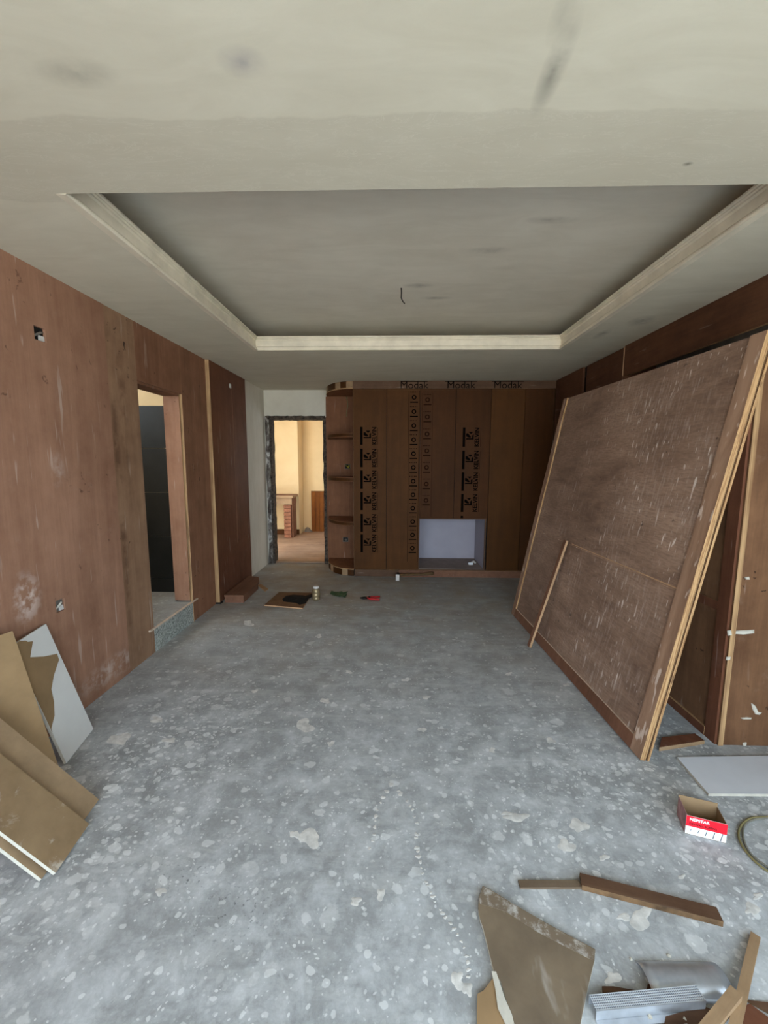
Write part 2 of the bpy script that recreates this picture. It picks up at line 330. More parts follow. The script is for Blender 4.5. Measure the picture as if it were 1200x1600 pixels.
# ------------------------------------------------------------------ mesh helpers
class MB:
    def __init__(s): s.v = []; s.f = []; s.mi = []
    def face(s, ids, mi=0): s.f.append(ids); s.mi.append(mi)
    def box(s, x0, x1, y0, y1, z0, z1, mi=0, thin=None, edge=1, T=None):
        b = len(s.v)
        P = [(x, y, z) for z in (z0, z1) for y in (y0, y1) for x in (x0, x1)]
        s.v += [tuple(T @ Vector(p)) if T else p for p in P]
        for ax, q in (('z', (0, 2, 3, 1)), ('z', (4, 5, 7, 6)), ('y', (0, 1, 5, 4)), ('y', (2, 6, 7, 3)), ('x', (0, 4, 6, 2)), ('x', (1, 3, 7, 5))):
            s.face([b+i for i in q], mi if (thin is None or ax == thin) else edge)
        return s
    def slab(s, pts, thick, mi=0, edge=1, back=None):
        """planar polygon (CCW seen from its front) extruded backwards"""
        pts = [Vector(p) for p in pts]; n = Vector((0, 0, 0))
        for i in range(len(pts)):
            a, c = pts[i], pts[(i+1) % len(pts)]; n += a.cross(c)
        n.normalize(); k = len(pts); b = len(s.v)
        if n.z < 0: pts.reverse(); n = -n
        s.v += [tuple(p) for p in pts] + [tuple(p - n*thick) for p in pts]
        s.face(list(range(b, b+k)), mi); s.face(list(range(b+2*k-1, b+k-1, -1)), mi if back is None else back)
        for i in range(k): s.face([b+i, b+k+i, b+k+(i+1) % k, b+(i+1) % k], edge)
        return s
    def tube(s, path, r, seg=8, mi=0, cap=True):
        path = [Vector(p) for p in path]; rs = r if isinstance(r, (list, tuple)) else [r]*len(path); b = len(s.v); up = None
        for i, p in enumerate(path):
            t = (path[min(i+1, len(path)-1)] - path[max(i-1, 0)]).normalized()
            a = up if up is not None else (Vector((0, 0, 1)) if abs(t.z) < .9 else Vector((1, 0, 0)))
            x = (a - t*a.dot(t)).normalized(); up = x; y = t.cross(x)
            for j in range(seg):
                w = 2*math.pi*j/seg; s.v.append(tuple(p + (x*math.cos(w) + y*math.sin(w))*rs[i]))
        for i in range(len(path)-1):
            for j in range(seg):
                q = b+i*seg; s.face([q+j, q+(j+1) % seg, q+seg+(j+1) % seg, q+seg+j], mi)
        if cap:
            s.face([b+seg-1-j for j in range(seg)], mi); e = b+(len(path)-1)*seg; s.face([e+j for j in range(seg)], mi)
        return s
    def grid(s, xs, ys, zs, hole, mi=0):
        """block of cells with the cells for which hole(i,j,k) left out; inner faces dropped"""
        nx, ny, nz = len(xs)-1, len(ys)-1, len(zs)-1
        on = lambda i, j, k: 0 <= i < nx and 0 <= j < ny and 0 <= k < nz and not hole(i, j, k)
        idx = {}
        def V(i, j, k):
            if (i, j, k) not in idx: idx[(i, j, k)] = len(s.v); s.v.append((xs[i], ys[j], zs[k]))
            return idx[(i, j, k)]
        for i in range(nx):
            for j in range(ny):
                for k in range(nz):
                    if not on(i, j, k): continue
                    if not on(i-1, j, k): s.face([V(i, j, k), V(i, j, k+1), V(i, j+1, k+1), V(i, j+1, k)], mi)
                    if not on(i+1, j, k): s.face([V(i+1, j, k), V(i+1, j+1, k), V(i+1, j+1, k+1), V(i+1, j, k+1)], mi)
                    if not on(i, j-1, k): s.face([V(i, j, k), V(i+1, j, k), V(i+1, j, k+1), V(i, j, k+1)], mi)
                    if not on(i, j+1, k): s.face([V(i, j+1, k), V(i, j+1, k+1), V(i+1, j+1, k+1), V(i+1, j+1, k)], mi)
                    if not on(i, j, k-1): s.face([V(i, j, k), V(i, j+1, k), V(i+1, j+1, k), V(i+1, j, k)], mi)
                    if not on(i, j, k+1): s.face([V(i, j, k+1), V(i+1, j, k+1), V(i+1, j+1, k+1), V(i, j+1, k+1)], mi)
        return s
    def edgemark(s, axis, edge=1):
        """give slot `edge` to faces whose normal is not along axis"""
        ax = 'xyz'.index(axis)
        for n, f in enumerate(s.f):
            cs = [s.v[i][ax] for i in f]
            if max(cs)-min(cs) > 1e-6: s.mi[n] = edge
        return s
    def build(s, name, mats, parent=None, smooth=False, bevel=0, sub=None):
        o0 = Vector((0, 0, 0))
        if parent is None:                       # origin at the base of the thing
            n = len(s.v); o0 = Vector((sum(v[0] for v in s.v)/n, sum(v[1] for v in s.v)/n, min(v[2] for v in s.v)))
        me = bpy.data.meshes.new(name); me.from_pydata([tuple(Vector(v)-o0) for v in s.v], [], s.f)
        if not isinstance(mats, (list, tuple)): mats = [mats]
        for m in mats: me.materials.append(M[m] if isinstance(m, str) else m)
        for p, i in zip(me.polygons, s.mi): p.material_index = min(i, len(mats)-1); p.use_smooth = smooth
        me.update()
        bm = bmesh.new(); bm.from_mesh(me); bmesh.ops.recalc_face_normals(bm, faces=bm.faces); bm.to_mesh(me); bm.free()
        o = bpy.data.objects.new(name, me); COL.objects.link(o); o.location = o0
        if parent is not None: o.parent = parent
        if bevel:
            b = o.modifiers.new('bevel', 'BEVEL'); b.width = bevel; b.segments = 2; b.limit_method = 'ANGLE'
        return o
def world(name, mb, mats, **kw):
    """mesh kept in room coordinates (origin 0,0,0), so that its material is laid out in the room"""
    me = mb.build(name, mats, parent=None, **kw)
    off = me.location.copy(); me.data.transform(Matrix.Translation(off)); me.location = (0, 0, 0); return me
def struct(o, label=None):
    o['kind'] = 'structure'
    if label: o['label'] = label
    return o
def tag(o, label, cat, group=None):
    o['label'] = label; o['category'] = cat
    if group: o['group'] = group
    return o
def thing(name, label, cat, loc=(0, 0, 0), mat=None, group=None):
    o = bpy.data.objects.new(name, None); COL.objects.link(o); o.empty_display_size = .1
    if mat is not None: o.matrix_world = mat
    else: o.location = loc
    return tag(o, label, cat, group)
def rel(mb, loc):
    mb.v = [tuple(Vector(v)-Vector(loc)) for v in mb.v]; return mb
def text_mb(body, size, T, bold=.03):
    cu = bpy.data.curves.new('t', 'FONT'); cu.body = body; cu.size = size; cu.align_x = 'CENTER'; cu.align_y = 'CENTER'; cu.offset = size*bold
    o = bpy.data.objects.new('t', cu); COL.objects.link(o); bpy.context.view_layer.update()
    me = bpy.data.meshes.new_from_object(o.evaluated_get(bpy.context.evaluated_depsgraph_get()))
    mb = MB(); mb.v = [tuple(T @ v.co) for v in me.vertices]
    for p in me.polygons: mb.face(list(p.vertices))
    bpy.data.objects.remove(o); bpy.data.meshes.remove(me); bpy.data.curves.remove(cu)
    return mb

# ================================================================== THE SETTING
XL, XR, ZC, ZT = -1.88, 1.984, 2.5, 2.74
YB = 5.9
Y0 = FRONT_Y
# floor
fl = world('floor', MB().box(-2.05, 2.4, Y0, YB+.12, -.12, 0), 'concrete'); struct(fl, 'grey concrete floor spattered with white putty')
# unseen ground outside the open end, added to bounce light onto the ceiling
struct(world('floor', MB().box(-25, 25, -40, Y0, -.2, -.05), 'ground'), 'unseen pale ground added outside the open end as a light bounce')

# ceiling: soffit with a rectangular opening, inner ceiling above it
CX0, CX1, CY0, CY1 = -1.2555, 1.4637, 1.647, 3.835
g = .03
ce = world('ceiling', MB().grid([-2.1, CX0-g, CX1+g, 2.4], [Y0, CY0, CY1+g, YB], [ZC, 2.6], lambda i, j, k: i == 1 and j == 1), 'ceil')
struct(ce, 'plastered soffit ceiling with a tray opening')
inner = world('inner_ceiling', MB().box(-2.1, 2.4, Y0, YB, ZT, ZT+.1), 'ceil_in'); inner.parent = ce
prof = [(-.03, 2.50), (.008, 2.498), (.010, 2.509), (.002, 2.512), (.002, 2.521), (-.006, 2.524), (-.006, 2.530), (-.014, 2.538), (-.014, 2.586), (-.006, 2.592), (-.006, 2.600), (.002, 2.603), (.002, 2.609), (.010, 2.612), (.010, 2.620), (-.03, 2.621)]
def ring(o): return [(CX0+o, CY0+.0005), (CX1-o, CY0+.0005), (CX1-o, CY1-o), (CX0+o, CY1-o)]
for side in (1, 2, 3):
    mb = MB()
    for o, z in prof:
        r = ring(o); a, b = r[side], r[(side+1) % 4]; mb.v += [(a[0], a[1], z), (b[0], b[1], z)]
    k = len(prof)
    for i in range(k):
        j = (i+1) % k; mb.face([2*i, 2*i+1, 2*j+1, 2*j])
    mb.face([2*i for i in range(k)]); mb.face([2*i+1 for i in range(k)][::-1])
    m = world('cornice_moulding', mb, 'mould'); m.parent = ce; m['label'] = 'cream primed plaster moulding round the ceiling tray'

# left wall: masonry core, plywood sheets in front
DY0, DY1, DZ0, DZ1 = 3.035, 3.66, .19, 2.085           # left doorway
wl = world('wall_left', MB().grid([-2.02, XL-.018], [Y0, DY0, DY1, YB+.12], [-.1, DZ0, DZ1, ZT], lambda i, j, k: j == 1 and k == 1), 'grey_render')
struct(wl, 'left wall clad in plywood sheets')
def sheet(mb, mats, parent, name='plywood_sheet', label=None):
    o = world(name, mb, mats); o.parent = parent
    if label: o['label'] = label
    return o
holes = [(2.217, 2.165, .036), (2.182, .690, .030)]
ys = [1.0, 2.145, 2.188, 2.250, 2.212, 2.725]
ys = sorted({.3, 2.152, 2.181, 2.212, 2.253, 2.722}); zs = sorted({0.0, .655, .725, 2.130, 2.200, ZC})
def hA(i, j, k):
    yc = (ys[j]+ys[j+1])/2; zc = (zs[k]+zs[k+1])/2
    return (2.181 < yc < 2.253 and 2.130 < zc < 2.200) or (2.152 < yc < 2.212 and .655 < zc < .725)
sheet(MB().grid([XL-.018, XL], ys, zs, hA), 'ply_left', wl)
sheet(MB().box(XL-.018, XL, -.92, .297, 0, ZC, thin='x'), ['ply_brown', 'edge_z'], wl)
sheet(MB().box(XL-.018, XL, Y0, -.923, 0, ZC, thin='x'), ['ply_brown', 'edge_z'], wl)
sheet(MB().box(XL-.018, XL-.003, 2.726, DY0, 0, ZC, thin='x'), ['ply_grey', 'ply_grey'], wl)
sheet(MB().box(XL-.018, XL-.003, DY0+.002, DY1, DZ1, ZC, thin='x'), ['ply_brown', 'ply_brown'], wl)
sheet(MB().box(XL-.018, XL-.003, DY1+.002, 4.15, 0, ZC, thin='x'), ['ply_brown', 'edge_z'], wl)
sheet(MB().box(XL-.018, -1.842, 4.15, 5.13, .012, ZC-.004, thin='x'), ['ply_far', 'edge_z'], wl, 'plywood_partition', 'dark red plywood partition with a pale cut edge')
sheet(MB().box(-1.8395, -1.8418, 4.70, 4.703, .55, 2.3), 'ply_stile', wl, 'joint_line')
hk = onx(359, 603, -1.842)
sheet(MB().box(-1.8419, -1.832, hk.y-.016, hk.y+.016, hk.z-.022, hk.z+.022), 'gypsum', wl, 'wall_plug')
sheet(MB().box(-1.90, -1.83, 4.135, 4.19, 0, .013), 'dark', wl, 'packing_block')
sheet(MB().box(XL-.02, -1.858, 5.131, YB, 0, ZC), 'wallwhite', wl, 'plaster_strip', 'bare white plastered part of the left wall')
# left doorway lining, granite riser, step
d1 = bpy.data.objects.new('door_1', None); COL.objects.link(d1); struct(d1, 'left doorway lined with plywood above a granite step')
def dpart(name, mb, mats): o = world(name, mb, mats); o.parent = d1; return o
dpart('jamb', MB().box(-2.04, XL-.0185, DY1-.018, DY1+.001, DZ0+.02, DZ1, thin='y'), ['ply_left', 'edge_z'])
dpart('jamb', MB().box(-2.04, XL-.0185, DY0-.001, DY0+.012, DZ0+.02, DZ1, thin='y'), ['ply_grey', 'edge_z'])
dpart('head_lining', MB().box(-2.04, XL-.0185, DY0+.012, DY1-.018, DZ1-.018, DZ1+.001, thin='z'), ['ply_brown', 'ply_brown'])
dpart('edge_bead', MB().box(XL-.004, XL+.001, DY1-.003, DY1+.003, 0, DZ1), 'lath')
dpart('granite_riser', MB().box(XL-.02, XL-.002, DY0+.002, DY1-.004, 0, DZ0-.008), 'granite')
dpart('step_slab', MB().box(-2.06, XL-.004, DY0+.002, DY1-.002, DZ0-.008, DZ0+.002), 'concrete')
# bathroom behind it
wb = world('wall_bathroom', MB().grid([-3.5, -3.4, -2.05, -2.02], [2.3, 2.4, 3.95, 4.05], [0, .17, 2.02, 2.9, 3.0], lambda i, j, k: (i == 1 and j == 1 and k in (1, 2)) or (i == 2 and j == 1 and k < 3) or (i == 0 and j == 1 and k == 2)), 'cream')
struct(wb, 'bathroom walls with dark tiles and cream paint above')
zrows = [.19, .335, .762, 1.195, 1.624, 2.025]
for zi in range(5):
    for xi in range(2):
        x0 = -3.4 + xi*.69
        t = world('tile', MB().box(x0+.001, x0+.689, 3.937, 3.95, zrows[zi]+.0015, zrows[zi+1]-.0015), 'tile'); t.parent = wb
    for yi in range(4):
        y0 = 2.4 + yi*.384
        t = world('tile', MB().box(-3.4, -3.388, y0+.002, y0+.382, zrows[zi]+.002, zrows[zi+1]-.002), 'tile'); t.parent = wb
struct(world('floor', MB().box(-3.4, -2.0601, 2.4, 3.95, .1, .19), 'concrete'), 'grey bathroom floor beyond the left doorway')

# back wall with doorway
BX0, BX1, BZ1 = -1.772, -1.003, 2.095
wk = world('wall_back', MB().grid([-2.02, BX0, BX1, 2.4], [YB, YB+.14], [-.1, 0, BZ1, ZT], lambda i, j, k: i == 1 and k == 1), 'wallwhite')
struct(wk, 'white plastered back wall with a rough doorway')
d2 = bpy.data.objects.new('door_2', None); COL.objects.link(d2); struct(d2, 'back doorway with rough chipped edges')
def rough(name, x0, x1, z0, z1, y0, y1, mat, amp, parent):
    bm = bmesh.new(); bmesh.ops.create_cube(bm, size=1)
    for v in bm.verts: v.co = Vector(((x0+x1)/2+v.co.x*(x1-x0), (y0+y1)/2+v.co.y*(y1-y0), (z0+z1)/2+v.co.z*(z1-z0)))
    bmesh.ops.subdivide_edges(bm, edges=[e for e in bm.edges if e.calc_length() > .4], cuts=28)
    rnd = random.Random(3)
    for v in bm.verts:
        v.co += Vector(((rnd.random()-.5)*amp, (rnd.random()-.8)*amp*.6, (rnd.random()-.5)*amp*.5))
    me = bpy.data.meshes.new(name); bm.to_mesh(me); bm.free(); me.materials.append(M[mat])
    o = bpy.data.objects.new(name, me); COL.objects.link(o); o.parent = parent; return o
rough('chipped_jamb', -1.848, BX0-.022, .0, 2.14, YB-.012, YB+.13, 'chip', .014, d2)
rough('dark_lining', BX0-.022, BX0+.012, .0, 2.10, YB-.004, YB+.14, 'chip_dark', .008, d2)
rough('chipped_lintel', -1.848, -.985, BZ1-.004, 2.142, YB-.012, YB+.13, 'chip_dark', .014, d2)
rough('chipped_jamb', BX1-.02, -.972, .0, 2.12, YB-.012, YB+.13, 'chip_dark', .012, d2)
# room beyond
for nm, mbx in (('wall_far', MB().grid([-3.4, -1.93], [8.2, 8.75], [-.1, 2.75], lambda i, j, k: False)), ('wall_far', MB().box(-1.929, -.3, 8.6, 8.75, -.1, 2.75)),
                ('wall_far_left', MB().box(-3.4, -3.3, YB+.141, 8.199, -.1, 2.75)),
                ('wall_far_right', MB().grid([-.42, -.3], [YB+.141, 6.93, 7.67, 8.599], [-.1, 1.0, 1.9, 2.75], lambda i, j, k: j == 1 and k == 1)),
                ('ceiling', MB().box(-3.4, -.3, YB+.141, 8.75, 2.751, 2.85))):
    struct(world(nm, mbx, 'cream'), 'cream painted room behind the back doorway')
for x0, x1, y0, y1 in ((-3.3, -.43, YB+.02, 7.21), (-3.3, -.43, 7.22, 8.2), (-1.93, -.43, 8.2, 8.6)):
    struct(world('floor', MB().box(x0+.001, x1, y0, y1-.004, -.04, .02), 'ply_floor'), 'plywood sheet floor beyond the back doorway')
struct(world('low_band_far', MB().box(-3.29, -1.931, 8.185, 8.199, .021, .13), 'cab2'), 'dark brown band low on the far wall behind the table')  # dark brown strip along the foot of the far wall

# right wall: recess, pelmet, plywood sheets
wr = world('wall_right', MB().grid([2.26, 2.4], [Y0, -1.05, .55, YB], [-.1, .8, 2.2, ZT], lambda i, j, k: j == 1 and k == 1), 'grey_render'); struct(wr, 'right wall with plywood pelmet and sheets')  # the opening behind the camera is added for light on the left wall
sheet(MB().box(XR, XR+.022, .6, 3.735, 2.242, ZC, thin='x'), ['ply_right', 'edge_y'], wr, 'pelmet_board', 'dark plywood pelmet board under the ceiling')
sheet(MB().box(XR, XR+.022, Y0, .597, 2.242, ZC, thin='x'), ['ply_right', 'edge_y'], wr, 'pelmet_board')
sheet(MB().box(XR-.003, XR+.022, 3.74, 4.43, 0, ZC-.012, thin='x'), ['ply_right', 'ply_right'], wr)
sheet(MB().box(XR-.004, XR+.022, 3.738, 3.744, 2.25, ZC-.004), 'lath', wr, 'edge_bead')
sheet(MB().box(XR+.03, XR+.05, 4.43, 4.52, 0, ZC), 'dark', wr, 'gap_shade_strip')  # near-black strip painting the shade between the two sheets
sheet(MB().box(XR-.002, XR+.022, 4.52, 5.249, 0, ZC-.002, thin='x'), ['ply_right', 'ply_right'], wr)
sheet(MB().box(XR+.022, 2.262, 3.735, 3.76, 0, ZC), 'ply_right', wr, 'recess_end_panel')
# front (behind the camera): the wide open end where daylight comes in
struct(world('wall_front', MB().grid([-2.02, -1.78, 1.88, 2.4], [Y0-.15, Y0], [-.1, 0, 2.46, ZT+.1], lambda i, j, k: i == 1 and k == 1), 'wallwhite'), 'front wall with the wide opening to the outside')

# ================================================================== WALL CABINET
YC = 5.2517
cab = thing('wall_cabinet', 'built-in brown plywood wall cabinet with white media niche', 'cabinet', (.7, YC, 0))
CL = Vector((.7, YC, 0))
def cpart(name, mb, mats, parent=cab, loc=CL): return rel(mb, loc).build(name, mats, parent=parent)
x_ed = [-.528, -.102, .318, .762, 1.199, 1.618, 1.981]
cpart('carcass', MB().grid([-.526, .318, 1.176, 1.980], [YC+.02, YB-.02], [.002, .094, .776, 2.498], lambda i, j, k: i == 1 and k == 1), 'dark')  # carcass coloured near-black so the door gaps read as shade
cpart('niche_lining', MB().grid([.319, .327, 1.168, 1.175], [YC+.021, 5.87, 5.879], [.0945, .103, .768, .775], lambda i, j, k: i == 1 and j == 0 and k == 1), 'niche')
cpart('niche_shelf', MB().box(.3275, 1.1675, YC+.004, 5.869, .1031, .108), 'nicheshelf')
cpart('niche_edge', MB().grid([.318, .328, 1.168, 1.184], [YC-.003, YC+.0205], [.0945, .100, .766, .777], lambda i, j, k: i == 1 and k == 1), 'cabx')
cpart('plinth', MB().box(-.52, .06, YC-.002, YC+.019, .0, .088, thin='y'), ['cabx', 'edge_x'])
cpart('plinth', MB().box(.062, 1.981, YC-.01, YC+.019, .0, .092, thin='y'), ['timber_red', 'edge_x'])
fascia = cpart('fascia', MB().box(-.526, 1.981, YC-.012, YC+.019, 2.405, 2.498, thin='y'), ['cabx', 'edge_x'])
doors = []
for i in range(6):
    z0 = .094 if i not in (2, 3) else .779
    d = cpart('door', MB().box(x_ed[i]+.003, x_ed[i+1]-.003, YC, YC+.019, z0, 2.402, thin='y'), ['cab' if i in (0, 1, 4) else 'cab2', 'cab2'])
    doors.append(d)
def onface(x, z, up=(0, 0, 1)):                  # text frame on the cabinet front, reading upwards if up is -x
    u = Vector(up); n = Vector((0, -1, 0)); r = u.cross(n)
    return Matrix(((r.x, u.x, n.x, x-CL.x), (r.y, u.y, n.y, -.0009), (r.z, u.z, n.z, z-CL.z), (0, 0, 0, 1)))
def poly(mb, pts, x, z, s):                      # flat print polygon, pts in units of s
    b = len(mb.v); mb.v += [(x+a*s-CL.x, -.0009, z+c*s-CL.z) for a, c in pts]; mb.face(list(range(b, b+len(pts))))
def rect(mb, x0, x1, z0, z1): poly(mb, [(x0, z0), (x1, z0), (x1, z1), (x0, z1)], 0, 0, 1)
def stamp(door, xb, rows, cut=None):
    mb = MB(); lines = MB()
    for n, (za, zb) in enumerate(rows):
        rect(mb, xb, xb+.032, za, zb)
        if zb-za < .1: continue
        logos = MB(); x, z, s = xb+.043, (za+zb)/2-.03, .095
        for pg in ([(0, 0), (1, 0), (1, .17), (0, .17)], [(.78, .17), (1, .17), (1, .74), (.78, .52)],
                   [(0, .40), (.40, .25), (.62, .25), (.62, .38), (.22, .80), (0, .80)], [(.30, 1), (.62, .70), (.92, 1)]):
            poly(logos, pg, x, z, s)
        logos.build('printed_logo', 'black', parent=door)
        rect(lines, xb+.222, xb+.226, za, zb-.01)
        t = text_mb('KELVIN', .078, onface(xb+.182, (za+zb)/2, (-1, 0, 0)))
        me = t.build('lettering', 'black', parent=door); w = zb-za
        bb = [v.co.z for v in me.data.vertices]; k = (w-.005)/(max(bb)-min(bb)); mid = (max(bb)+min(bb))/2
        for v in me.data.vertices: v.co.z = mid+(v.co.z-mid)*k
    mb.build('printed_bar', 'black', parent=door); lines.build('printed_line', 'faint', parent=door)
stamp(doors[0], -.438, [(1.714, 1.937), (1.431, 1.666), (1.153, 1.390), (.879, 1.112), (.594, .829), (.322, .560)])
stamp(doors[3], .855, [(1.693, 1.931), (1.411, 1.645), (1.135, 1.371), (.863, 1.094), (.782, .813)])
def ringp(mb, cx, cz, ro, ri):
    b = len(mb.v); N = 12
    for q in range(N):
        w = 2*math.pi*q/N
        for r in (ro, ri): mb.v.append((cx+math.cos(w)*r-CL.x, -.0009, cz+math.sin(w)*r-CL.z))
    for q in range(N): mb.face([b+2*q, b+2*((q+1) % N), b+2*((q+1) % N)+1, b+2*q+1])
def strip(door, x0, x1, z_top, z_bot, pitch, mat):
    mb = MB(); z = z_top; w = x1-x0
    rect(mb, x0, x0+.004, z_bot, z_top+.08); rect(mb, x1-.004, x1, z_bot, z_top+.08)
    while z > z_bot+.04:
        ringp(mb, (x0+x1)/2, z, .030, .016)
        rect(mb, x0+.018, x1-.018, z-.066, z-.052)
        for q in range(5): rect(mb, x0+.018+q*(w-.036)/5, x0+.018+(q+.6)*(w-.036)/5, z+.058, z+.068)
        z -= pitch
    mb.build('printed_strip', mat, parent=door)
strip(doors[1], .172, .306, 2.30, .20, .1742, 'black')
strip(doors[2], .340, .474, 2.27, .80, .21, 'faint')
for xc, wd in ((.236, .334), (.815, .395), (1.39, .393)):
    mb = MB(); b = len(mb.v)
    mb.v += [(x-CL.x, -.0129, z) for x, z in ((xc-wd/2, 2.484), (xc+wd/2, 2.484), (xc+wd/2, 2.496), (xc-wd/2, 2.496))]; mb.face([0, 1, 2, 3])
    mb.build('printed_bar', 'black', parent=fascia)
    T = onface(xc, 2.442); T[1][3] = -.0129
    t = text_mb('Modak', .125, T, .0).build('lettering', 'black', parent=fascia)
    for v in t.data.vertices: v.co.x = (xc-CL.x)+(v.co.x-(xc-CL.x))*1.02; v.co.z = max(v.co.z, 2.407)

# curved open end shelf
SL = Vector((-.75, 5.6, 0))
sh = thing('corner_shelf', 'curved open plywood end shelf beside the back doorway', 'shelf', SL)
RX, RY = .425, .63
def arc(n, k=1.0, dx=0): return [(-.53 - RX*k*math.sin(a), YB-.02 - RY*k*math.cos(a)) for a in [math.pi/2*i/n for i in range(n+1)]]
def fan(mb, z0, z1, k=1.0, mi=0, edge=1):
    pts = [(-.53, YB-.02)] + arc(14, k)
    mb.slab([(x, y, z1) for x, y in pts][::-1] if False else [(x, y, z1) for x, y in pts], z1-z0, mi, edge); return mb
def spart(name, mb, mats): return rel(mb, SL).build(name, mats, parent=sh)
spart('back_panel', MB().box(-.972, -.5315, YB-.035, YB-.021, .09, 2.405, thin='y'), ['shelf', 'edge_z'])
spart('side_panel', MB().box(-.531, -.529, YC+.03, YB-.036, .09, 2.405, thin='x'), ['shelf', 'edge_z'])
for z in (1.838, 1.272, .694):
    p = spart('shelf_board', fan(MB(), z-.025, z+.025, .97), ['shelf', 'cab2'])
    a = arc(14, .975)
    for zz in (z-.025, z+.019):
        mb = MB()
        for x, y in a: mb.v += [(x, y, zz), (x, y, zz+.007)]
        for q in range(14): mb.face([2*q, 2*q+2, 2*q+3, 2*q+1])
        rel(mb, SL).build('edge_lipping', 'shelf', parent=p)
base = spart('base_board', fan(MB(), .085, .098, 1.0), ['shelf', 'edge_x'])
topb = spart('top_board', fan(MB(), 2.405, 2.418, 1.0), ['shelf', 'edge_x'])
for za, zb, host, cols in ((.002, .0845, base, ['cab2', 'timber_x', 'cab2', 'cab2', 'lath', 'cab2', 'timber_red', 'lath']), (2.4185, 2.4985, topb, ['timber_x', 'cab2', 'timber_x', 'cab2', 'cab2', 'timber_x', 'timber_x', 'cab2'])):
    a = arc(16, .99); c = arc(16, .90)
    for q in range(8):
        o_, i_ = a[q*2:q*2+3], c[q*2:q*2+3]
        mb = MB().slab([(x, y, zb) for x, y in (o_ + i_[::-1])], zb-za, 0, 0)
        rel(mb, SL).build('curved_block', cols[q], parent=host)
for (u, v, nm) in ((543, 729, 'tangle of yellow wires in the wall box of the curved shelf, middle bay'), (540, 843, 'dark wall box without wires in the lowest bay of the curved shelf')):
    p = ony(u, v, YB-.036); t = thing('socket_box', nm, 'socket box', (p.x, YB-.036, p.z-.035))
    MB().grid([-.04, -.034, .034, .04], [-.008, 0], [0, .006, .064, .07], lambda i, j, k: i == 1 and k == 1).build('rim', 'grey_render', parent=t)
    MB().box(-.034, .034, -.002, 0, .006, .064).build('cavity_shade', 'dark', parent=t)  # flat near-black plate painting the shade inside the open box
    if v < 800:
        for q in range(4):
            r = random.Random(q)
            MB().tube([(-.03+r.random()*.05, -.004, .01+r.random()*.05), (r.random()*.03, -.028, .01+.05*r.random()), (.03*r.random(), -.02, .05*r.random()+.01), (.035, -.008, .06*r.random())], .004, 6).build('wire', 'yellow', parent=t, smooth=True)
    else: MB().box(-.012, .02, -.012, -.002, .02, .05).build('terminal', 'grey_render', parent=t)
wt = MB().tube([(-.68, YB-.045, 2.395), (-.665, YB-.055, 2.34), (-.66, YB-.055, 2.28), (-.675, YB-.05, 2.2), (-.68, YB-.045, 2.13)], .006, 6).build('hanging_wire', 'cable', smooth=True)
tag(wt, 'short brown wire hanging in the top bay of the curved shelf', 'wire')

# ================================================================== LEANING FRAMED PANEL
B0 = Vector((1.17, 3.95, .0095)); B1 = Vector((1.249, 1.932, .0095)); dx = (B1-B0); LW = dx.length; dx.normalize()
hz = Vector((-dx.y, dx.x, 0)); up = Vector((hz.x*.41, hz.y*.41, 2.1)).normalized(); nn = dx.cross(up)
FM = Matrix(((dx.x, up.x, nn.x, B0.x), (dx.y, up.y, nn.y, B0.y), (dx.z, up.z, nn.z, B0.z), (0, 0, 0, 1)))
fp = thing('partition_panel', 'large scuffed plywood framed panel leaning against the right side', 'panel', mat=FM)
HT = 2.118; D1, D2 = -.012, -.026
s = NT('scuffed_panel_face')
bz = s.tc
n1 = s.noise(s.map((2.2, 9, 1)), 1.0, 6, .62, .6); n2 = s.noise(s.map((18, 90, 1)), 1.0, 3, .6); n3 = s.noise(bz, 1.3, 3)
cl = s.ramp(s.math('ADD', s.math('MULTIPLY', n1, .5), s.math('MULTIPLY', n3, .5)), [(.36, lin((112, 86, 70))), (.62, lin((164, 134, 114)))])
cl = s.mix(s.rng(n2, .42, .72, 0, .55), cl, lin((98, 74, 61)))
hz1 = s.noise(s.map((60, 8, 1), rot=(0, 0, -.25)), 1.0, 3, .6)
sep = s.n.new('ShaderNodeSeparateXYZ'); s.link(bz, sep.inputs[0])
nearm = s.rng(sep.outputs['X'], .5, 1.6, .25, 1)
cl = s.mix(s.math('MULTIPLY', s.rng(hz1, .48, .70, 0, .45), s.math('MULTIPLY', nearm, s.rng(s.noise(bz, 2.4, 3), .4, .62))), cl, lin((196, 176, 164)))
for sc, ro, th in (((26, 5.5, 1), -.06, .70), ((44, 7, 1), -.15, .68), ((60, 16, 1), .1, .70), ((110, 14, 1), -.1, .69)):
    k = s.noise(s.map(sc, rot=(0, 0, ro)), 1.0, 1.5, .4)
    cl = s.mix(s.math('MULTIPLY', s.math('MULTIPLY', s.rng(k, th, th+.03), nearm), s.rng(s.noise(bz, 2.6, 3), .44, .58, .08, .8)), cl, lin((226, 212, 200)))
dd = s.noise(s.map((16, 16, 1)), 1.0, 3, .5)
cl = s.mix(s.math('MULTIPLY', s.rng(dd, .70, .74), .7), cl, lin((58, 40, 32)))
M['frameface'] = s.done(cl, .6, n2, .15, .002)
s = NT('scuffed_stile'); n1 = s.noise(s.map((9, 1.6, 9)), 1.0, 5, .6, .5); k = s.noise(s.map((34, 7, 1), rot=(0, 0, -.08)), 1.0, 2, .5)
cl = s.ramp(n1, [(.35, lin((126, 94, 74))), (.65, lin((166, 132, 108)))]); cl = s.mix(s.rng(k, .60, .66, 0, .7), cl, lin((220, 200, 184)))
M['stilewood'] = s.done(cl, .6, n1, .15, .002)
s = NT('frame_ply_edge'); n1 = s.noise(s.map((3, 4, 170)), 1.0, 4, .6); n2 = s.noise(s.map((20, 12, 20)), 1, 4)
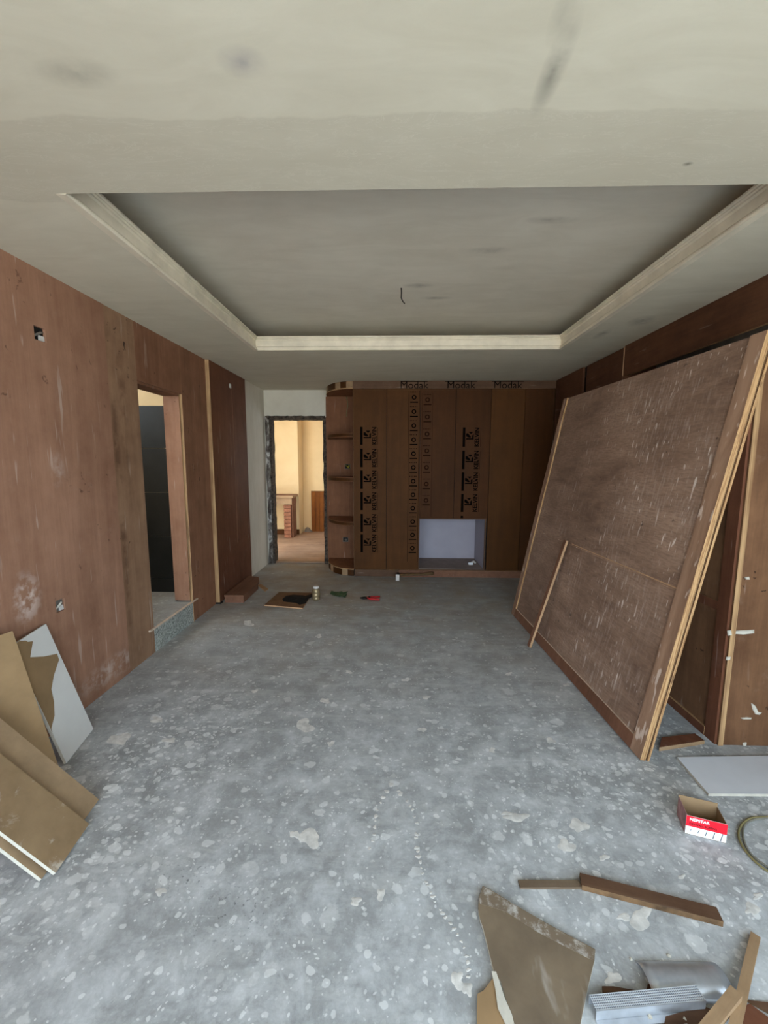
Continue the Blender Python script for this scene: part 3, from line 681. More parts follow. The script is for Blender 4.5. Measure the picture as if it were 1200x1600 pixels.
M['frame_edge'] = s.done(s.mix(s.rng(n2, .62, .7, 0, .6), s.ramp(n1, [(.38, lin((138, 100, 64))), (.56, lin((188, 150, 106)))]), lin((84, 58, 38))), .7)
SW = .085
MB().box(.0, LW, 0, HT, D2, D1, thin='z').build('front_sheet', ['frameface', 'frame_edge'], parent=fp)
MB().box(.02, LW-.006, .0, HT-.01, -.036, D2, thin='z').build('core', ['edge_dark', 'edge_dark'], parent=fp)
MB().box(.0, LW, 0, HT, -.048, -.036, thin='z').build('back_sheet', ['ply_side', 'frame_edge'], parent=fp)
MB().box(0, SW-.01, .0, HT, D1, 0, thin='z').build('stile', ['stilewood', 'frame_edge'], parent=fp)
MB().box(LW-SW, LW, .0, HT, D1, 0, thin='z').build('stile', ['stilewood', 'frame_edge'], parent=fp)
MB().box(SW-.01, LW-SW, .0, .078, D1, 0, thin='z').build('bottom_rail', ['timber_red', 'batten'], parent=fp)  # cut edge made paler to paint light on its upward face
MB().box(SW-.01, LW-SW, .868, .872, D1, D1+.0015).build('joint_strip', 'stilewood', parent=fp)
MB().box(.80, LW-SW, .878, .884, D1, D1+.003).build('joint_strip', 'lath', parent=fp)
# leaning lath
def onframe(u, v, off=0):
    r = ray(u, v); P0 = B0 + nn*off; t = (P0-Vector((0, 0, CH))).dot(nn)/r.dot(nn); return Vector((0, 0, CH)) + r*t
a = onz(828, 1014, .0); b = onframe(887, 845, .004)
ax = (b-a).normalized(); wd = Vector((-.10, 1, 0)); wd = (wd-ax*wd.dot(ax)).normalized(); th = ax.cross(wd).normalized()
a = a + Vector((0, 0, .012)); b = b + nn*.008
mb = MB()
T = Matrix(((wd.x, ax.x, th.x, a.x), (wd.y, ax.y, th.y, a.y), (wd.z, ax.z, th.z, a.z), (0, 0, 0, 1)))
Lh = (b-a).length
o = MB().box(0, .04, 0, Lh, -.011, .007, thin='z', T=T).build('wood_lath', ['timber_red', 'lath'])
tag(o, 'thin pale-edged wooden lath propped upright against the scuffed framed panel', 'lath')

# ================================================================== WARDROBE BOX BEHIND THE PANEL
wx, wy, wh = 1.738, 2.065, 2.09
wr_ = thing('wardrobe_carcass', 'stained plywood wardrobe box standing behind the leaning panel', 'wardrobe', (wx, wy, 0))
s = NT('putty_marked_ply')
wpl = Vector((wx, wy, 0))
def wp(name, mb, mats): return mb.build(name, mats, parent=wr_)
wp('side_panel', MB().box(0, .026, 0, 1.6, .0, wh, thin='x'), ['ply_side', 'edge_z'])
wp('front_panel', MB().box(.0265, .515, .006, .024, .0, wh, thin='y'), ['ply_side', 'edge_z'])
wp('top_panel', MB().box(.0265, .515, .0245, 1.6, wh-.02, wh, thin='z'), ['ply_side', 'edge_y'])
wp('stile', MB().box(-.012, -.0002, .012, .085, .0, wh-.05, thin='x'), ['ply_far', 'ply_far'])
wp('stile', MB().box(-.012, -.0002, .95, 1.03, .0, wh-.05, thin='x'), ['ply_far', 'edge_z'])
wp('bottom_rail', MB().box(-.014, -.0002, .0852, .949, .0, .05, thin='x'), ['ply_far', 'edge_y'])
wp('middle_rail', MB().box(-.012, -.0002, .0852, .949, .72, .768, thin='x'), ['ply_far', 'edge_y'])
# putty dabs on the front
def dab(pts_px, y, name='putty_dab'):
    pts = [ony(u, v, y) for u, v in pts_px]; mb = MB()
    c = sum(pts, Vector((0, 0, 0)))/len(pts)
    P = [Vector((p.x, y, p.z))-wpl for p in pts]; b0 = 0
    mb.v = [tuple(p + Vector((0, .004, 0))) for p in P] + [tuple((p-(c-wpl))*.75 + (c-wpl) + Vector((0, -.002, 0))) for p in P]
    k = len(P); mb.face(list(range(k, 2*k)))
    for i in range(k): mb.face([i, (i+1) % k, k+(i+1) % k, k+i])
    mb.build(name, 'gypsum', parent=wr_)
yf = wy+.003
dab([(1146, 986), (1160, 985), (1180, 984), (1180, 990), (1162, 992), (1147, 991)], yf)
dab([(1174, 1098), (1180, 1102), (1185, 1113), (1192, 1114), (1188, 1118), (1181, 1117), (1176, 1108)], yf)
dab([(1157, 1122), (1168, 1121), (1176, 1122), (1175, 1124), (1160, 1124)], yf)
dab([(1164, 902), (1171, 901), (1172, 906), (1166, 906)], yf)
dab([(1137, 986), (1143, 985), (1144, 993), (1138, 994)], wy-.003)
dab([(1136, 1027), (1142, 1026), (1141, 1031), (1135, 1032)], wy-.003)
dab([(1161, 1161), (1167, 1160), (1166, 1166), (1161, 1167)], yf)

# loose plank between the panel and the wardrobe
P = [onz(1030, 1168, .022), onz(1101, 1157, .022), onz(1086, 1146, .022), onz(1034, 1152, .022)]
tag(MB().slab([tuple(p) for p in P], .0215, 0, 1).build('plank_offcut', ['ply_far', 'timber_x']), 'short dark plank on the floor between framed panel and wardrobe box', 'plank')

# ================================================================== LEFT GYPSUM BOARDS
def lean_board(name, br, along, upv, wdt, ln, th, mats, label, extra=None):
    br = Vector(br); al = Vector(along).normalized(); u = Vector(upv); u = (u-al*u.dot(al)).normalized(); n = al.cross(u)
    if n.x < 0: n = -n
    T = Matrix(((al.x, u.x, n.x, br.x), (al.y, u.y, n.y, br.y), (al.z, u.z, n.z, br.z), (0, 0, 0, 1)))
    root = thing(name, label, 'gypsum board', mat=T, group='loose gypsum boards')
    pts = [(0, 0, 0), (0, ln, 0), (wdt, ln, 0), (wdt, 0, 0)]
    MB().box(0, wdt, 0, ln, -th, 0, thin='z').build('board', mats, parent=root)
    return root
A = lean_board('gypsum_board', (-1.684, 2.094, .004), (.06, -.268, 0), (-.172, -.05, .625), 0.27, .655, .0125, ['boardwhite', 'gypsum'], 'white gypsum board with brown torn paper leaning on the left wall')
# torn brown paper on the white board: traced from the photograph, laid on its face
al = (A.matrix_world.to_3x3() @ Vector((1, 0, 0))); Tm = A.matrix_world.inverted(); nA = A.matrix_world.to_3x3() @ Vector((0, 0, 1)); oA = A.matrix_world.translation
bpy.context.view_layer.update()
TA = A.matrix_world.copy() if A.matrix_world.translation.length > 0 else A.matrix_basis.copy()
nA = TA.to_3x3() @ Vector((0, 0, 1)); oA = TA.translation; Ti = TA.inverted()
def onA(u, v):
    r = ray(u, v); t = (oA-Vector((0, 0, CH))).dot(nA)/r.dot(nA); return Ti @ (Vector((0, 0, CH)) + r*t)
pp = [(40, 1001), (43, 1003), (51, 1002), (47, 1027), (68, 1026), (89, 1021.5), (92, 1031), (84, 1055), (80, 1077), (84, 1096), (85, 1118), (80, 1138), (75, 1152), (66, 1172), (30, 1160), (12, 1075), (14, 1004), (28, 998)]
L = [onA(u, v) for u, v in pp]
mb = MB(); mb.slab([(max(.0005, min(p.x, .269)), max(.001, min(p.y, .654)), .0012) for p in L], .0010, 0, 1)
mb.build('torn_paper', ['paper', 'gypsum'], parent=A)
Bb = lean_board('gypsum_board', (-1.562, 1.732, .004), (-.27, -.963, 0), (-.25, .07, .77), .24, .74, .0125, ['paper', 'gypsum'], 'narrow brown-faced gypsum board leaning between the white board and the stacked pair')
uc = Vector((-.62, 0, .70))
C1 = lean_board('gypsum_board', (-1.302, 1.615, .009), (.045, -.35, 0), uc, .352, .77, .0125, ['paper2', 'gypsum'], 'wider dusty brown gypsum board, lower of the stacked pair by the left wall')
C2 = lean_board('gypsum_board', (-1.255, 1.490, .009), (.03, -.21, 0), uc, .205, .76, .0125, ['paper4', 'gypsum'], 'smeared brown gypsum board lying on top of the stacked pair')
nC = Vector((.70, 0, .62)).normalized()
C2.location = Vector(C2.location) + nC*.004

# ================================================================== WALL BOXES, WIRES
for yc, zc, hw, hh, lab in ((2.217, 2.165, .036, .035, 'open metal wall box high in the left plywood wall'), (2.182, .690, .030, .035, 'open wall box with pale plaster low in the left plywood wall')):
    t = thing('socket_box', lab, 'socket box', (XL-.018, yc, zc-hh))
    MB().box(.0002, .003, -hw, hw, 0, 2*hh).build('back_plate', 'dark' if zc > 1 else 'grey_render', parent=t)
    MB().box(.003, .012, .002, hw-.004, .004, .03).build('terminal', 'pale', parent=t)
    MB().tube([(.004, -hw+.01, .02), (.012, -.006, .035), (.010, .012, .045), (.006, hw-.008, .05)], .006, 6).build('conduit', 'grey_render' if zc > 1 else 'gypsum', parent=t, smooth=True)
p = onz(627, 450, ZT)
tag(MB().tube([(p.x, p.y, ZT), (p.x+.002, p.y-.004, ZT-.03), (p.x, p.y-.006, ZT-.07), (p.x+.012, p.y-.01, ZT-.095), (p.x+.026, p.y-.012, ZT-.112)], .0042, 6).build('ceiling_wire', 'tool', smooth=True), 'short dark wire hanging from the tray ceiling', 'wire')
tag(MB().box(XL-.003, XL+.012, 2.966, 3.735, DZ0+.0025, DZ0+.0135).build('wood_batten', 'batten'), 'thin pale batten lying along the edge of the granite step', 'batten')

# ================================================================== RIGHT FLOOR: white board, screw box, cable
tag(MB().slab([onz(1058, 1183, .0135), onz(1107, 1240, .0135), Vector((2.06, 1.735, .0135)), Vector((2.06, 1.985, .0135))], .0125, 0, 1).build('gypsum_board', ['boardgrey', 'gypsum']), 'pale grey gypsum strip lying flat beside the red screw box', 'gypsum board', 'loose gypsum boards')
c0 = Vector((1.193, 1.529, 0)); c1 = Vector((1.324, 1.488, 0)); bx = (c1-c0).normalized(); by = Vector((-bx.y, bx.x, 0)); bw_, bd, bh = .138, .095, .082
BT = Matrix(((bx.x, by.x, 0, c0.x), (bx.y, by.y, 0, c0.y), (0, 0, 1, .0005), (0, 0, 0, 1)))
sb = thing('screw_box', 'small open red and white cardboard screw box on the floor', 'box', mat=BT)
MB().box(0, bw_, 0, bd, 0, .0015).build('bottom', 'card', parent=sb)
MB().box(0, bw_, 0, .0015, .0016, bh, thin='y').build('front', ['white', 'card'], parent=sb)
MB().box(0, bw_, bd-.0015, bd, .0016, bh+.012).build('back', 'card', parent=sb)
MB().box(0, .0015, .0016, bd-.0016, .0016, bh+.004).build('side', 'cardgrey', parent=sb)
MB().box(bw_-.0015, bw_, .0016, bd-.0016, .0016, bh-.004).build('side', 'card', parent=sb)
fr = [o for o in sb.children if o.name.startswith('front')][0]
MB().box(.0002, bw_-.0002, -.0004, -.0001, .036, bh-.0005).build('red_band', 'red', parent=fr)
def ff(x, z): return Matrix(((1, 0, 0, x), (0, 0, -1, -.0007), (0, 1, 0, z), (0, 0, 0, 1)))
def fit(o, x0, x1, z0, z1):
    xs_ = [v.co.x for v in o.data.vertices]; zs_ = [v.co.z for v in o.data.vertices]
    for v in o.data.vertices:
        v.co.x = x0+(v.co.x-min(xs_))/(max(xs_)-min(xs_))*(x1-x0); v.co.z = z0+(v.co.z-min(zs_))/(max(zs_)-min(zs_))*(z1-z0)
t = text_mb('NEPSTAR', .02, ff(.05, .065)).build('lettering', 'white', parent=fr); fit(t, .012, .079, .062, .075)
t = text_mb('DRYWALL SCREWS', .012, ff(.06, .047)).build('lettering', 'ink', parent=fr); fit(t, .012, .104, .045, .053)
mb = MB()
for q in range(5):
    x = .016+q*.0255; h0 = .028; h1 = h0-.012-q*.0032; b = len(mb.v)
    mb.v += [(x, -.0007, h1), (x+.0022+q*.0003, -.0007, h1), (x+.006+q*.0006, -.0007, h0+q*.002), (x+.0038+q*.0004, -.0007, h0+q*.002)]; mb.face([b, b+1, b+2, b+3])
mb.build('printed_screws', 'grey_ink', parent=fr)
cb = [onz(u, v, .006) for u, v in ((1215, 1276), (1190, 1277), (1172, 1279), (1158, 1290), (1154, 1306), (1162, 1325), (1177, 1343), (1195, 1358), (1225, 1378))]
def smoothpath(P, n=6):
    out = []
    for i in range(len(P)-1):
        p0, p1, p2, p3 = P[max(i-1, 0)], P[i], P[i+1], P[min(i+2, len(P)-1)]
        for k in range(n):
            t = k/n; out.append(.5*((2*p1)+(p2-p0)*t+(2*p0-5*p1+4*p2-p3)*t*t+(3*p1-p0-3*p2+p3)*t**3))
    return out+[P[-1]]
wc = thing('electric_cable', 'looped olive twin cable on the floor beside the red screw box', 'cable', tuple(Vector((cb[4].x, cb[4].y, 0))))
L0 = Vector((cb[4].x, cb[4].y, 0))
MB().tube([p-L0 for p in smoothpath(cb)], .0045, 6).build('strand', 'cable', parent=wc, smooth=True)
MB().tube([p-L0+Vector((.016+.005*math.sin(i*.35), .004*math.cos(i*.3), -.001)) for i, p in enumerate(smoothpath(cb))], .004, 6).build('strand', 'cable2', parent=wc, smooth=True)

# ================================================================== FOREGROUND DEBRIS
def flat(name, px, z, th, mats, label, cat, group=None, extra=()):
    P = [onz(u, v, z) for u, v in px] + [Vector((x, y, z)) for x, y in extra]
    area = sum(P[i].x*P[(i+1) % len(P)].y-P[(i+1) % len(P)].x*P[i].y for i in range(len(P)))
    if area < 0: P = P[::-1]
    o = MB().slab(P, th, 0, 1).build(name, mats); return tag(o, label, cat, group)
# torn brown board
gb = thing('gypsum_board', 'stained brown gypsum board with torn edge lying in the foreground debris', 'gypsum board', (.45, 1.1, 0), group='loose gypsum boards')
GL = Vector((.45, 1.1, 0)); zt = .014
def gpart(name, px, z, th, mats, extra=()):
    P = [onz(u, v, z) for u, v in px] + [Vector((x, y, z)) for x, y in extra]
    area = sum(P[i].x*P[(i+1) % len(P)].y-P[(i+1) % len(P)].x*P[i].y for i in range(len(P)))
    if area < 0: P = P[::-1]
    return rel(MB().slab(P, th, 0, 1), GL).build(name, mats, parent=gb)
gpart('board', [(754, 1384), (765, 1389), (800, 1411), (850, 1440), (900, 1467), (930, 1483), (929, 1500), (918, 1545), (904, 1615), (890, 1680), (800, 1680), (806, 1610), (800, 1585), (790, 1560), (783, 1535), (772, 1518), (766, 1495), (760, 1470), (755, 1450), (750, 1436), (747, 1420), (748, 1402)], zt, .0125, ['paper3', 'gypsum'])
gpart('taped_edge', [(754, 1385), (765, 1390), (800, 1412), (850, 1441), (900, 1468), (929, 1484), (927, 1501), (890, 1482), (840, 1456), (790, 1424), (750, 1412), (749, 1400)], zt+.0008, .0007, ['tape', 'tape'])
gpart('torn_core', [(768, 1517), (775, 1518), (782, 1538), (789, 1560), (800, 1585), (806, 1612), (796, 1616), (788, 1596), (778, 1575), (774, 1545)], zt+.0015, .0014, ['gypsum', 'gypsum'])
flat('gypsum_board', [(746, 1553), (755, 1548), (765, 1535), (770, 1528), (775, 1548), (779, 1576), (789, 1598), (797, 1640), (745, 1640), (745, 1580)], .012, .0115, ['paper', 'gypsum'], 'small torn brown board scrap under the stained foreground board', 'gypsum board', 'loose gypsum boards')
# two timber offcuts
def bar(name, a, b, w, h, mats, label, cat, z=.0006, grp=None, tilt=0):
    a, b = Vector(a), Vector(b); d = (b-a); ln = d.length; d.normalize(); n = Vector((-d.y, d.x, 0)).normalized(); u = d.cross(n)
    T = Matrix(((d.x, n.x, u.x, a.x), (d.y, n.y, u.y, a.y), (d.z, n.z, u.z, a.z+z), (0, 0, 0, 1)))
    root = tag(MB().box(0, ln, -w/2, w/2, 0, h, thin='z').build(name, mats), label, cat, grp)
    root.data.transform(Matrix.Translation(root.location)); root.matrix_world = T
    return root
bar('wood_offcut', onz(811, 1384), onz(907, 1384), .026, .008, ['oldwood', 'oldwood'], 'thin short brown wood strip touching the longer dark offcut', 'wood offcut')
pl = bar('wood_offcut', onz(907, 1381), onz(1124, 1437), .046, .02, ['cabx', 'edge_dark'], 'long dark laminate offcut with chipped black edge on the floor', 'wood offcut')
# curved steel sheet
def trough(name, a, b, r, a0, a1, th, mat, label, sag=0):
    a, b = Vector(a), Vector(b); d = (b-a).normalized(); n = Vector((-d.y, d.x, 0)).normalized(); mb = MB(); N = 12; M2 = 8
    for k in range(M2+1):
        p = a+(b-a)*k/M2
        for j in range(N+1):
            w = a0+(a1-a0)*j/N
            for rr in (r, r-th): mb.v.append(tuple(p + n*math.cos(w)*rr*1.15 + Vector((0, 0, math.sin(w)*rr))))
    st = 2*(N+1)
    for k in range(M2):
        for j in range(N):
            i = k*st+2*j; mb.face([i, i+st, i+st+2, i+2]); mb.face([i+1, i+3, i+st+3, i+st+1])
        i = k*st; mb.face([i, i+1, i+st+1, i+st]); i = k*st+2*N; mb.face([i, i+st, i+st+1, i+1])
    for k in (0, M2):
        for j in range(N): i = k*st+2*j; mb.face([i, i+2, i+3, i+1])
    zmin = min(v[2] for v in mb.v); mb.v = [(x, y, z-zmin+.0006) for x, y, z in mb.v]
    return tag(mb.build(name, mat, smooth=True), label, 'metal strip')
trough('metal_sheet', onz(1008, 1524, .02), onz(1134, 1526, .02), .050, math.radians(32), math.radians(148), .0012, 'metal', 'plain curved galvanised steel sheet offcut in the debris')
# perforated steel channel
a = onz(930, 1577, .03); b = onz(1101, 1561, .03)
d = (b-a); ln = d.length; d.normalize(); n = Vector((-d.y, d.x, 0))
CT = Matrix(((d.x, n.x, 0, a.x), (d.y, n.y, 0, a.y), (0, 0, 1, .0006), (0, 0, 0, 1)))
ch = thing('perforated_channel', 'bright perforated steel channel lying in the debris', 'metal strip', mat=CT)
MB().box(0, ln, -.004, .030, .030, .0312).build('perforated_web', 'perf', parent=ch)
MB().box(0, ln+.004, .0288, .030, .0, .0299).build('flange', 'metal', parent=ch)
MB().box(-.0, ln, -.0052, -.004, .0, .0315).build('flange', 'metal', parent=ch)
MB().box(0, ln+.02, -.022, -.0055, .0, .0014).build('lip', 'metal', parent=ch)
a = onz(960, 1640, .004); b = onz(1075, 1612, .004)
tag(bar('metal_strip', Vector((a.x, a.y, 0)), Vector((b.x, b.y, 0)), .010, .022, ['metal', 'metal'], 'narrow steel angle strip below the perforated channel', 'metal strip', .0006), 'narrow steel angle strip below the perforated channel', 'metal strip')
flat('wood_offcut', [(941, 1541), (958, 1541), (1004, 1549), (1000, 1556), (942, 1556)], .006, .0055, ['cabx', 'edge_dark'], 'flat brown scrap between the perforated channel and the stained board', 'wood offcut')
flat('wood_offcut', [(1012, 1537), (1140, 1538), (1150, 1548), (1140, 1556), (1110, 1556), (1010, 1548)], .005, .0045, ['cabx', 'edge_dark'], 'thin dark strip lying in front of the curved steel sheet', 'wood offcut')
# two raw timber sticks
a = onz(1178, 1464, .03); b = onz(1148, 1600, .03)
st1 = bar('timber_stick', Vector((onz(1180, 1466).x, onz(1180, 1466).y, .0)), Vector((onz(1148, 1640).x-.01, onz(1148, 1640).y, .03)), .024, .012, ['timber_x', 'timber_x'], 'long flat raw timber stick lying across the debris', 'timber', .002)
a = onz(1150, 1552, .045); b = onz(1080, 1640, .045)
st2 = bar('timber_stick', Vector((a.x, a.y, .035)), Vector((b.x, b.y, .035)), .027, .020, ['timber_x', 'timber_x'], 'thick short raw timber stick resting on the longer stick', 'timber', .0)
flat('wood_offcut', [(1160, 1572), (1172, 1568), (1245, 1622), (1240, 1660), (1150, 1660), (1148, 1600)], .010, .0095, ['ply_far', 'edge_dark'], 'dark red plywood scrap at the foot of the timber sticks', 'wood offcut')
flat('wood_offcut', [(1165, 1562), (1240, 1570), (1240, 1592), (1200, 1582)], .005, .0045, ['cabx', 'edge_dark'], 'dusty brown scrap beside the dark red plywood scrap', 'wood offcut')
flat('wood_offcut', [(1040, 1588), (1100, 1572), (1130, 1585), (1120, 1640), (1030, 1640)], .006, .0055, ['cabx', 'edge_dark'], 'dark brown scrap under the thick timber stick', 'wood offcut')
def chip(u, v, r, label, mat='gypsum', k=6, h=.006, cat='plaster chip', grp=None):
    c = onz(u, v); rnd = random.Random(u*7+v); mb = MB(); P = []
    for i in range(k):
        w = 2*math.pi*i/k; q = r*(.6+.6*rnd.random()); P.append((c.x+math.cos(w)*q*1.3, c.y+math.sin(w)*q*.8))
    mb.v = [(x, y, .0006) for x, y in P]+[(c.x+(x-c.x)*.6, c.y+(y-c.y)*.6, h*(.7+.6*rnd.random())) for x, y in P]
    mb.face(list(range(k))[::-1]); mb.face(list(range(k, 2*k)))
    for i in range(k): mb.face([i, (i+1) % k, k+(i+1) % k, k+i])
    return tag(mb.build('plaster_chip', mat), label, cat, grp)
for u, v, r in ((1045, 1494, .006), (986, 1499, .005), (1016, 1590, .008), (1074, 1595, .012)): chip(u, v, r, 'small white plaster chip lying among the metal debris', grp='plaster chips in the debris')

# dried putty splashes on the concrete (pieces of the floor surface)
def splat(u, v, ru, rv, seed, k=28):
    rnd = random.Random(seed); mb = MB(); P = []; ph = [rnd.random()*6.3 for _ in range(4)]; am = [.16, .13, .10, .07]
    for i in range(k):
        w = 2*math.pi*i/k; q = .85+sum(am[h]*math.sin((h+2)*w+ph[h]) for h in range(4)); P.append(onz(u+math.cos(w)*ru*q, v+math.sin(w)*rv*q))
    c = sum(P, Vector((0, 0, 0)))/k
    mb.v = [(p.x, p.y, .0001) for p in P] + [(c.x+(p.x-c.x)*.9, c.y+(p.y-c.y)*.9, .0004+.0003*rnd.random()) for p in P] + [(c.x+(p.x-c.x)*.5, c.y+(p.y-c.y)*.5, .0005+.0006*rnd.random()) for p in P] + [(c.x, c.y, .0008)]
    for i in range(k):
        j = (i+1) % k; mb.face([i, j, k+j, k+i]); mb.face([k+i, k+j, 2*k+j, 2*k+i]); mb.face([2*k+i, 2*k+j, 3*k])
    o = world('putty_splat', mb, 'putty', smooth=True); o.parent = fl
for i, (u, v, ru, rv) in enumerate([(484, 1309, 21, 15), (461, 1304, 9, 7), (476, 1134, 15, 12), (807, 1277, 19, 9), (792, 1271, 9, 4), (1001, 1436, 20, 20), (975, 1433, 14, 6), (958, 1528, 13, 12), (560, 1358, 0, 0), (251, 1393, 10, 7),
    (556, 1408, 10, 8), (517, 1162, 6, 5), (186, 1155, 20, 10), (264, 1157, 11, 5), (508, 1095, 8, 5), (545, 1050, 6, 3), (666, 1090, 6, 4), (634, 1062, 8, 3), (660, 1140, 7, 4), (769, 1172, 6, 4), (715, 1532, 12, 16), (730, 1545, 9, 14),
    (860, 1157, 8, 5), (388, 974, 9, 5), (498, 994, 6, 3), (1112, 1490, 0, 0), (1140, 1435, 0, 0), (1160, 1405, 0, 0), (1175, 1420, 12, 12), (1184, 1400, 9, 6), (944, 1340, 10, 5), (885, 1322, 16, 11), (904, 1290, 16, 12), (1065, 1370, 7, 4), (398, 1080, 6, 3), (795, 1053, 6, 3), (885, 1070, 5, 3), (245, 1125, 12, 5), (595, 1398, 8, 10)]):
    if ru: splat(u, v, ru, rv, i)
# dripped trails of thin paint
rt = random.Random(11)
for tr in ([(612, 1225), (590, 1262), (584, 1310), (576, 1332)], [(612, 1225), (640, 1255), (652, 1285), (650, 1320), (660, 1365), (675, 1400), (690, 1425), (702, 1440), (715, 1460), (725, 1480), (733, 1510), (732, 1535)]):
    for (ua, va), (ub, vb) in zip(tr, tr[1:]):
        n_ = max(1, int(math.hypot(ub-ua, vb-va)/9))
        for q in range(n_):
            t_ = (q+.6*rt.random())/n_; r_ = 2.0+2.6*rt.random()
            splat(ua+(ub-ua)*t_+2*rt.random()-1, va+(vb-va)*t_, r_, r_*.85, rt.randint(0, 9999), 12)

# ================================================================== SMALL THINGS AT THE FAR END
P = [onz(413, 945, .013), onz(473, 950, .013), onz(488, 926, .013), onz(436, 925, .013)]
tag(MB().slab([tuple(p) for p in P], .0124, 0, 1).build('plywood_square', ['ply_side', 'lath']), 'square plywood offcut on the floor under the black sheet', 'plywood')
mb = MB(); bl = [(441, 936), (447, 931), (458, 929), (474, 930), (482, 932), (487, 928), (490, 931), (482, 936), (478, 943), (468, 945), (462, 942), (450, 941), (443, 940)]
Pb = [onz(u, v, .0136) for u, v in bl]; c = sum(Pb, Vector((0, 0, 0)))/len(Pb); k = len(Pb)
mb.v = [tuple(p) for p in Pb] + [tuple(c+(p-c)*.7+Vector((0, 0, .008+.005*math.sin(i*2.1)))) for i, p in enumerate(Pb)] + [tuple(c+Vector((0, 0, .010)))]
mb.face(list(range(k))[::-1])
for i in range(k):
    j = (i+1) % k; mb.face([i, j, k+j, k+i]); mb.face([k+i, k+j, 2*k])
tag(mb.build('black_sheet', 'blackgoo'), 'crumpled black plastic sheet lying on the square plywood offcut', 'plastic sheet')
j0 = onz(493, 939); jr = thing('tin_jar', 'ribbed brownish jar standing beside the square plywood offcut', 'jar', (j0.x, j0.y+.04, 0))
def lathe(mb, prof_, seg=20, mi=0):
    b = len(mb.v)
    for r, z in prof_:
        for q in range(seg): w = 2*math.pi*q/seg; mb.v.append((r*math.cos(w), r*math.sin(w), z))
    for i in range(len(prof_)-1):
        for q in range(seg): mb.face([b+i*seg+q, b+i*seg+(q+1) % seg, b+(i+1)*seg+(q+1) % seg, b+(i+1)*seg+q], mi)
    mb.face([b+seg-1-q for q in range(seg)], mi); e = b+(len(prof_)-1)*seg; mb.face([e+q for q in range(seg)], mi); return mb
lathe(MB(), [(.036, 0), (.042, .008), (.043, .03), (.040, .034), (.044, .045), (.044, .07), (.041, .075), (.044, .085), (.042, .11), (.032, .125), (.030, .13)]).build('body', 'tin', parent=jr, smooth=True)
lathe(MB(), [(.031, .1305), (.033, .133), (.033, .15), (.029, .154)]).build('lid', 'pale', parent=jr, smooth=True)
g0 = onz(529, 929); mb = MB(); rnd = random.Random(5); nx_, ny_ = 6, 4
for jy in range(ny_):
    for ix in range(nx_): mb.v.append((g0.x-.10+ix*.036+.02*rnd.random(), g0.y-.11+jy*.06+.03*rnd.random(), .001+.02*rnd.random()))
for jy in range(ny_-1):
    for ix in range(nx_-1):
        if (ix, jy) in ((0, 0), (5, 2)): continue
        q = jy*nx_+ix; mb.face([q, q+1, q+nx_+1, q+nx_])
wv = tag(mb.build('paper_wrapper', 'green'), 'crumpled green wrapper on the floor between jar and red pliers', 'wrapper'); sm = wv.modifiers.new('t', 'SOLIDIFY'); sm.thickness = .0015
p0 = onz(577, 936); pr = thing('pliers', 'red-handled pliers lying on the concrete floor', 'pliers', (p0.x, p0.y, 0))
MB().tube([(-.10, .0, .012), (-.06, .012, .012), (-.02, .006, .012)], [.006, .012, .012], 8).build('jaw', 'tool', parent=pr, smooth=True)
MB().tube([(-.10, -.004, .012), (-.06, -.014, .012), (-.02, -.006, .012)], [.005, .011, .011], 8).build('jaw', 'tool', parent=pr, smooth=True)
MB().tube([(-.03, .0, .014), (.02, .03, .014), (.06, .034, .012), (.115, .05, .012)], [.009, .013, .013, .011], 8).build('handle', 'redtool', parent=pr, smooth=True)
MB().tube([(-.03, .0, .014), (.02, -.04, .014), (.06, -.04, .012), (.115, -.05, .012)], [.009, .013, .013, .011], 8).build('handle', 'redtool', parent=pr, smooth=True)
lathe(MB(), [(.012, .012), (.012, .03)], 10).build('pivot', 'tool', parent=pr)
hm = thing('hammer', 'hammer with brown handle lying against the cabinet plinth', 'hammer', (.06, 5.12, 0))
MB().tube([(0, .0, .055), (.1, .03, .055), (.3, .055, .053), (.42, .085, .06), (.46, .088, .06)], [.014, .015, .014, .022, .018], 10).build('handle', 'handle', parent=hm, smooth=True)
MB().box(-.026, .012, -.05, .06, .034, .076).build('head', 'tool', parent=hm, bevel=.006)
MB().box(-.036, .010, -.062, -.0505, .0006, .082).build('striking_face', 'pale', parent=hm, bevel=.004)
q = ony(648, 446+448, 5.3); c = onz(742, 876, .108)
n0 = onz(739, 876, .1085); cc = thing('connector', 'small crumpled white fitting lying in the white niche', 'fitting', (1.06, 5.50, .1085))
MB().box(-.045, .02, -.02, .02, 0, .03).build('body', 'white', parent=cc, bevel=.008)
MB().tube([(.0, 0, .028), (.03, .0, .045), (.055, .005, .02)], .014, 8).build('clip', 'pale', parent=cc, smooth=True)
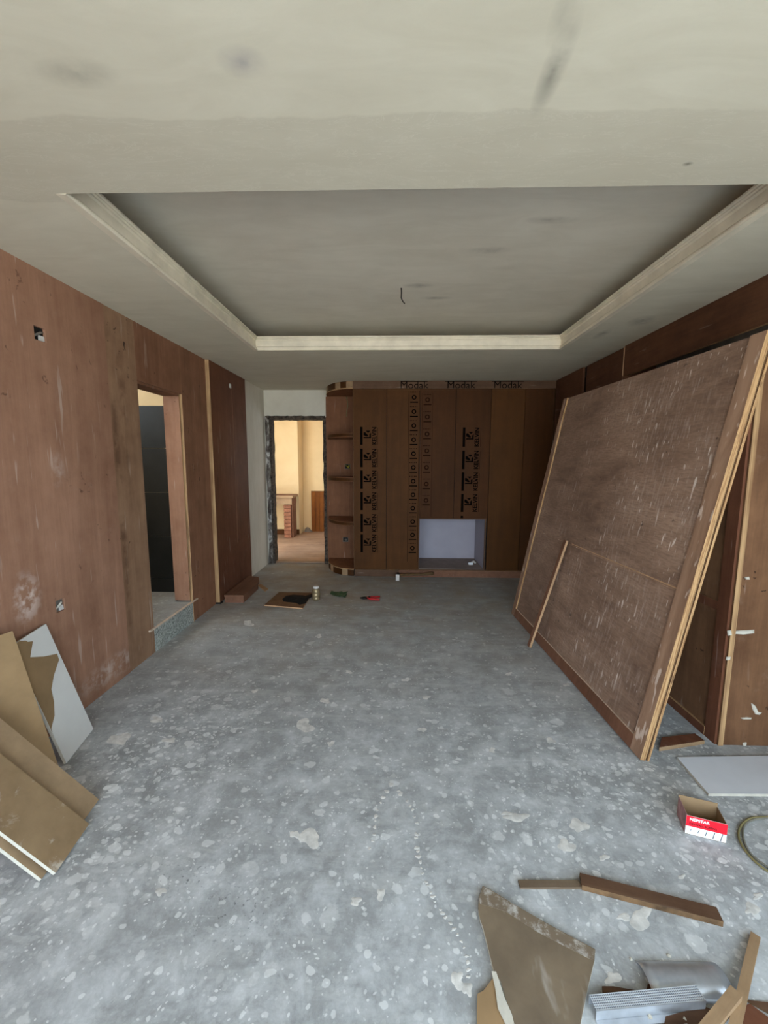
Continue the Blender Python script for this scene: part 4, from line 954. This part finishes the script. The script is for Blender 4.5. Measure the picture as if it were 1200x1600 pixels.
# timber step box by the left partition
bxr = thing('timber_box', 'low reddish timber box against the left plywood partition', 'timber box', (-1.81, 4.18, 0))
MB().box(0, .212, 0, .50, .066, .084, thin='z').build('top_board', ['timber_red', 'timber_red'], parent=bxr)
MB().box(.004, .208, .004, .022, .0, .0655).build('front_board', 'timber_red', parent=bxr)
MB().box(.186, .206, .0225, .48, .0, .0655).build('side_board', 'timber_red', parent=bxr)
MB().box(.004, .024, .0225, .48, .0, .0655).build('side_board', 'timber_red', parent=bxr)
MB().slab([(0, .501, .084), (.212, .501, .084), (.14, .70, .084), (0, .74, .084)], .018, 0, 0).build('end_board', 'timber_red', parent=bxr)
flat('wood_offcut', [(403, 914), (407, 912), (419, 920), (414, 923)], .012, .0115, ['timber', 'lath'], 'small pale wood chip on the floor near the timber box', 'wood offcut')
# far room: table, plank panel, rubble
tb = thing('side_table', 'rustic wooden table on a stacked brick leg beyond the back doorway', 'table', (-2.35, 7.85, .02))
MB().box(-.45, .415, -.13, .30, .79, .835, thin='z').build('top', ['timber_red', 'timber_x'], parent=tb)
MB().box(-.42, .385, -.10, -.07, .66, .789).build('apron', 'timber_x', parent=tb)
MB().box(.355, .385, -.0695, .28, .66, .789).build('apron', 'timber_red', parent=tb)
lg = MB().box(.22, .345, -.02, .04, 0, .659).build('leg', 'brickish', parent=tb)
for q in range(9):
    MB().box(.215, .35, -.058+.004*(q % 2), -.0205, .003+q*.073, .003+q*.073+.064).build('brick', 'brickish', parent=lg, bevel=.004)
MB().box(.352, .38, .0, .27, 0, .6595).build('side_board', 'timber_red', parent=tb)
wp_ = thing('wood_wainscot', 'brown stained plank wainscot standing against the far cream wall', 'panel', (-1.75, 8.56, .02))
for q in range(7): MB().box(q*.085, q*.085+.08, .008, .03, 0, .86).build('plank', 'wainscot', parent=wp_)
MB().box(-.01, .6, .0305, .036, 0, .865).build('backing', 'cab2', parent=wp_)
rb = MB(); rnd = random.Random(2)
for q in range(9): rb.v.append((-1.90+q*.022, 8.50, .021)); rb.v.append((-1.90+q*.022, 8.55, .021+.10*math.exp(-((q-2.5)/2.2)**2)+.015*rnd.random())); rb.v.append((-1.90+q*.022, 8.598, .021+.09*math.exp(-((q-2.5)/3)**2)))
for q in range(8):
    for e in (0, 1): rb.face([q*3+e, q*3+3+e, q*3+4+e, q*3+1+e])
tag(rb.build('rubble_heap', 'grey_render'), 'low heap of grey rubble at the foot of the far cream wall', 'rubble')
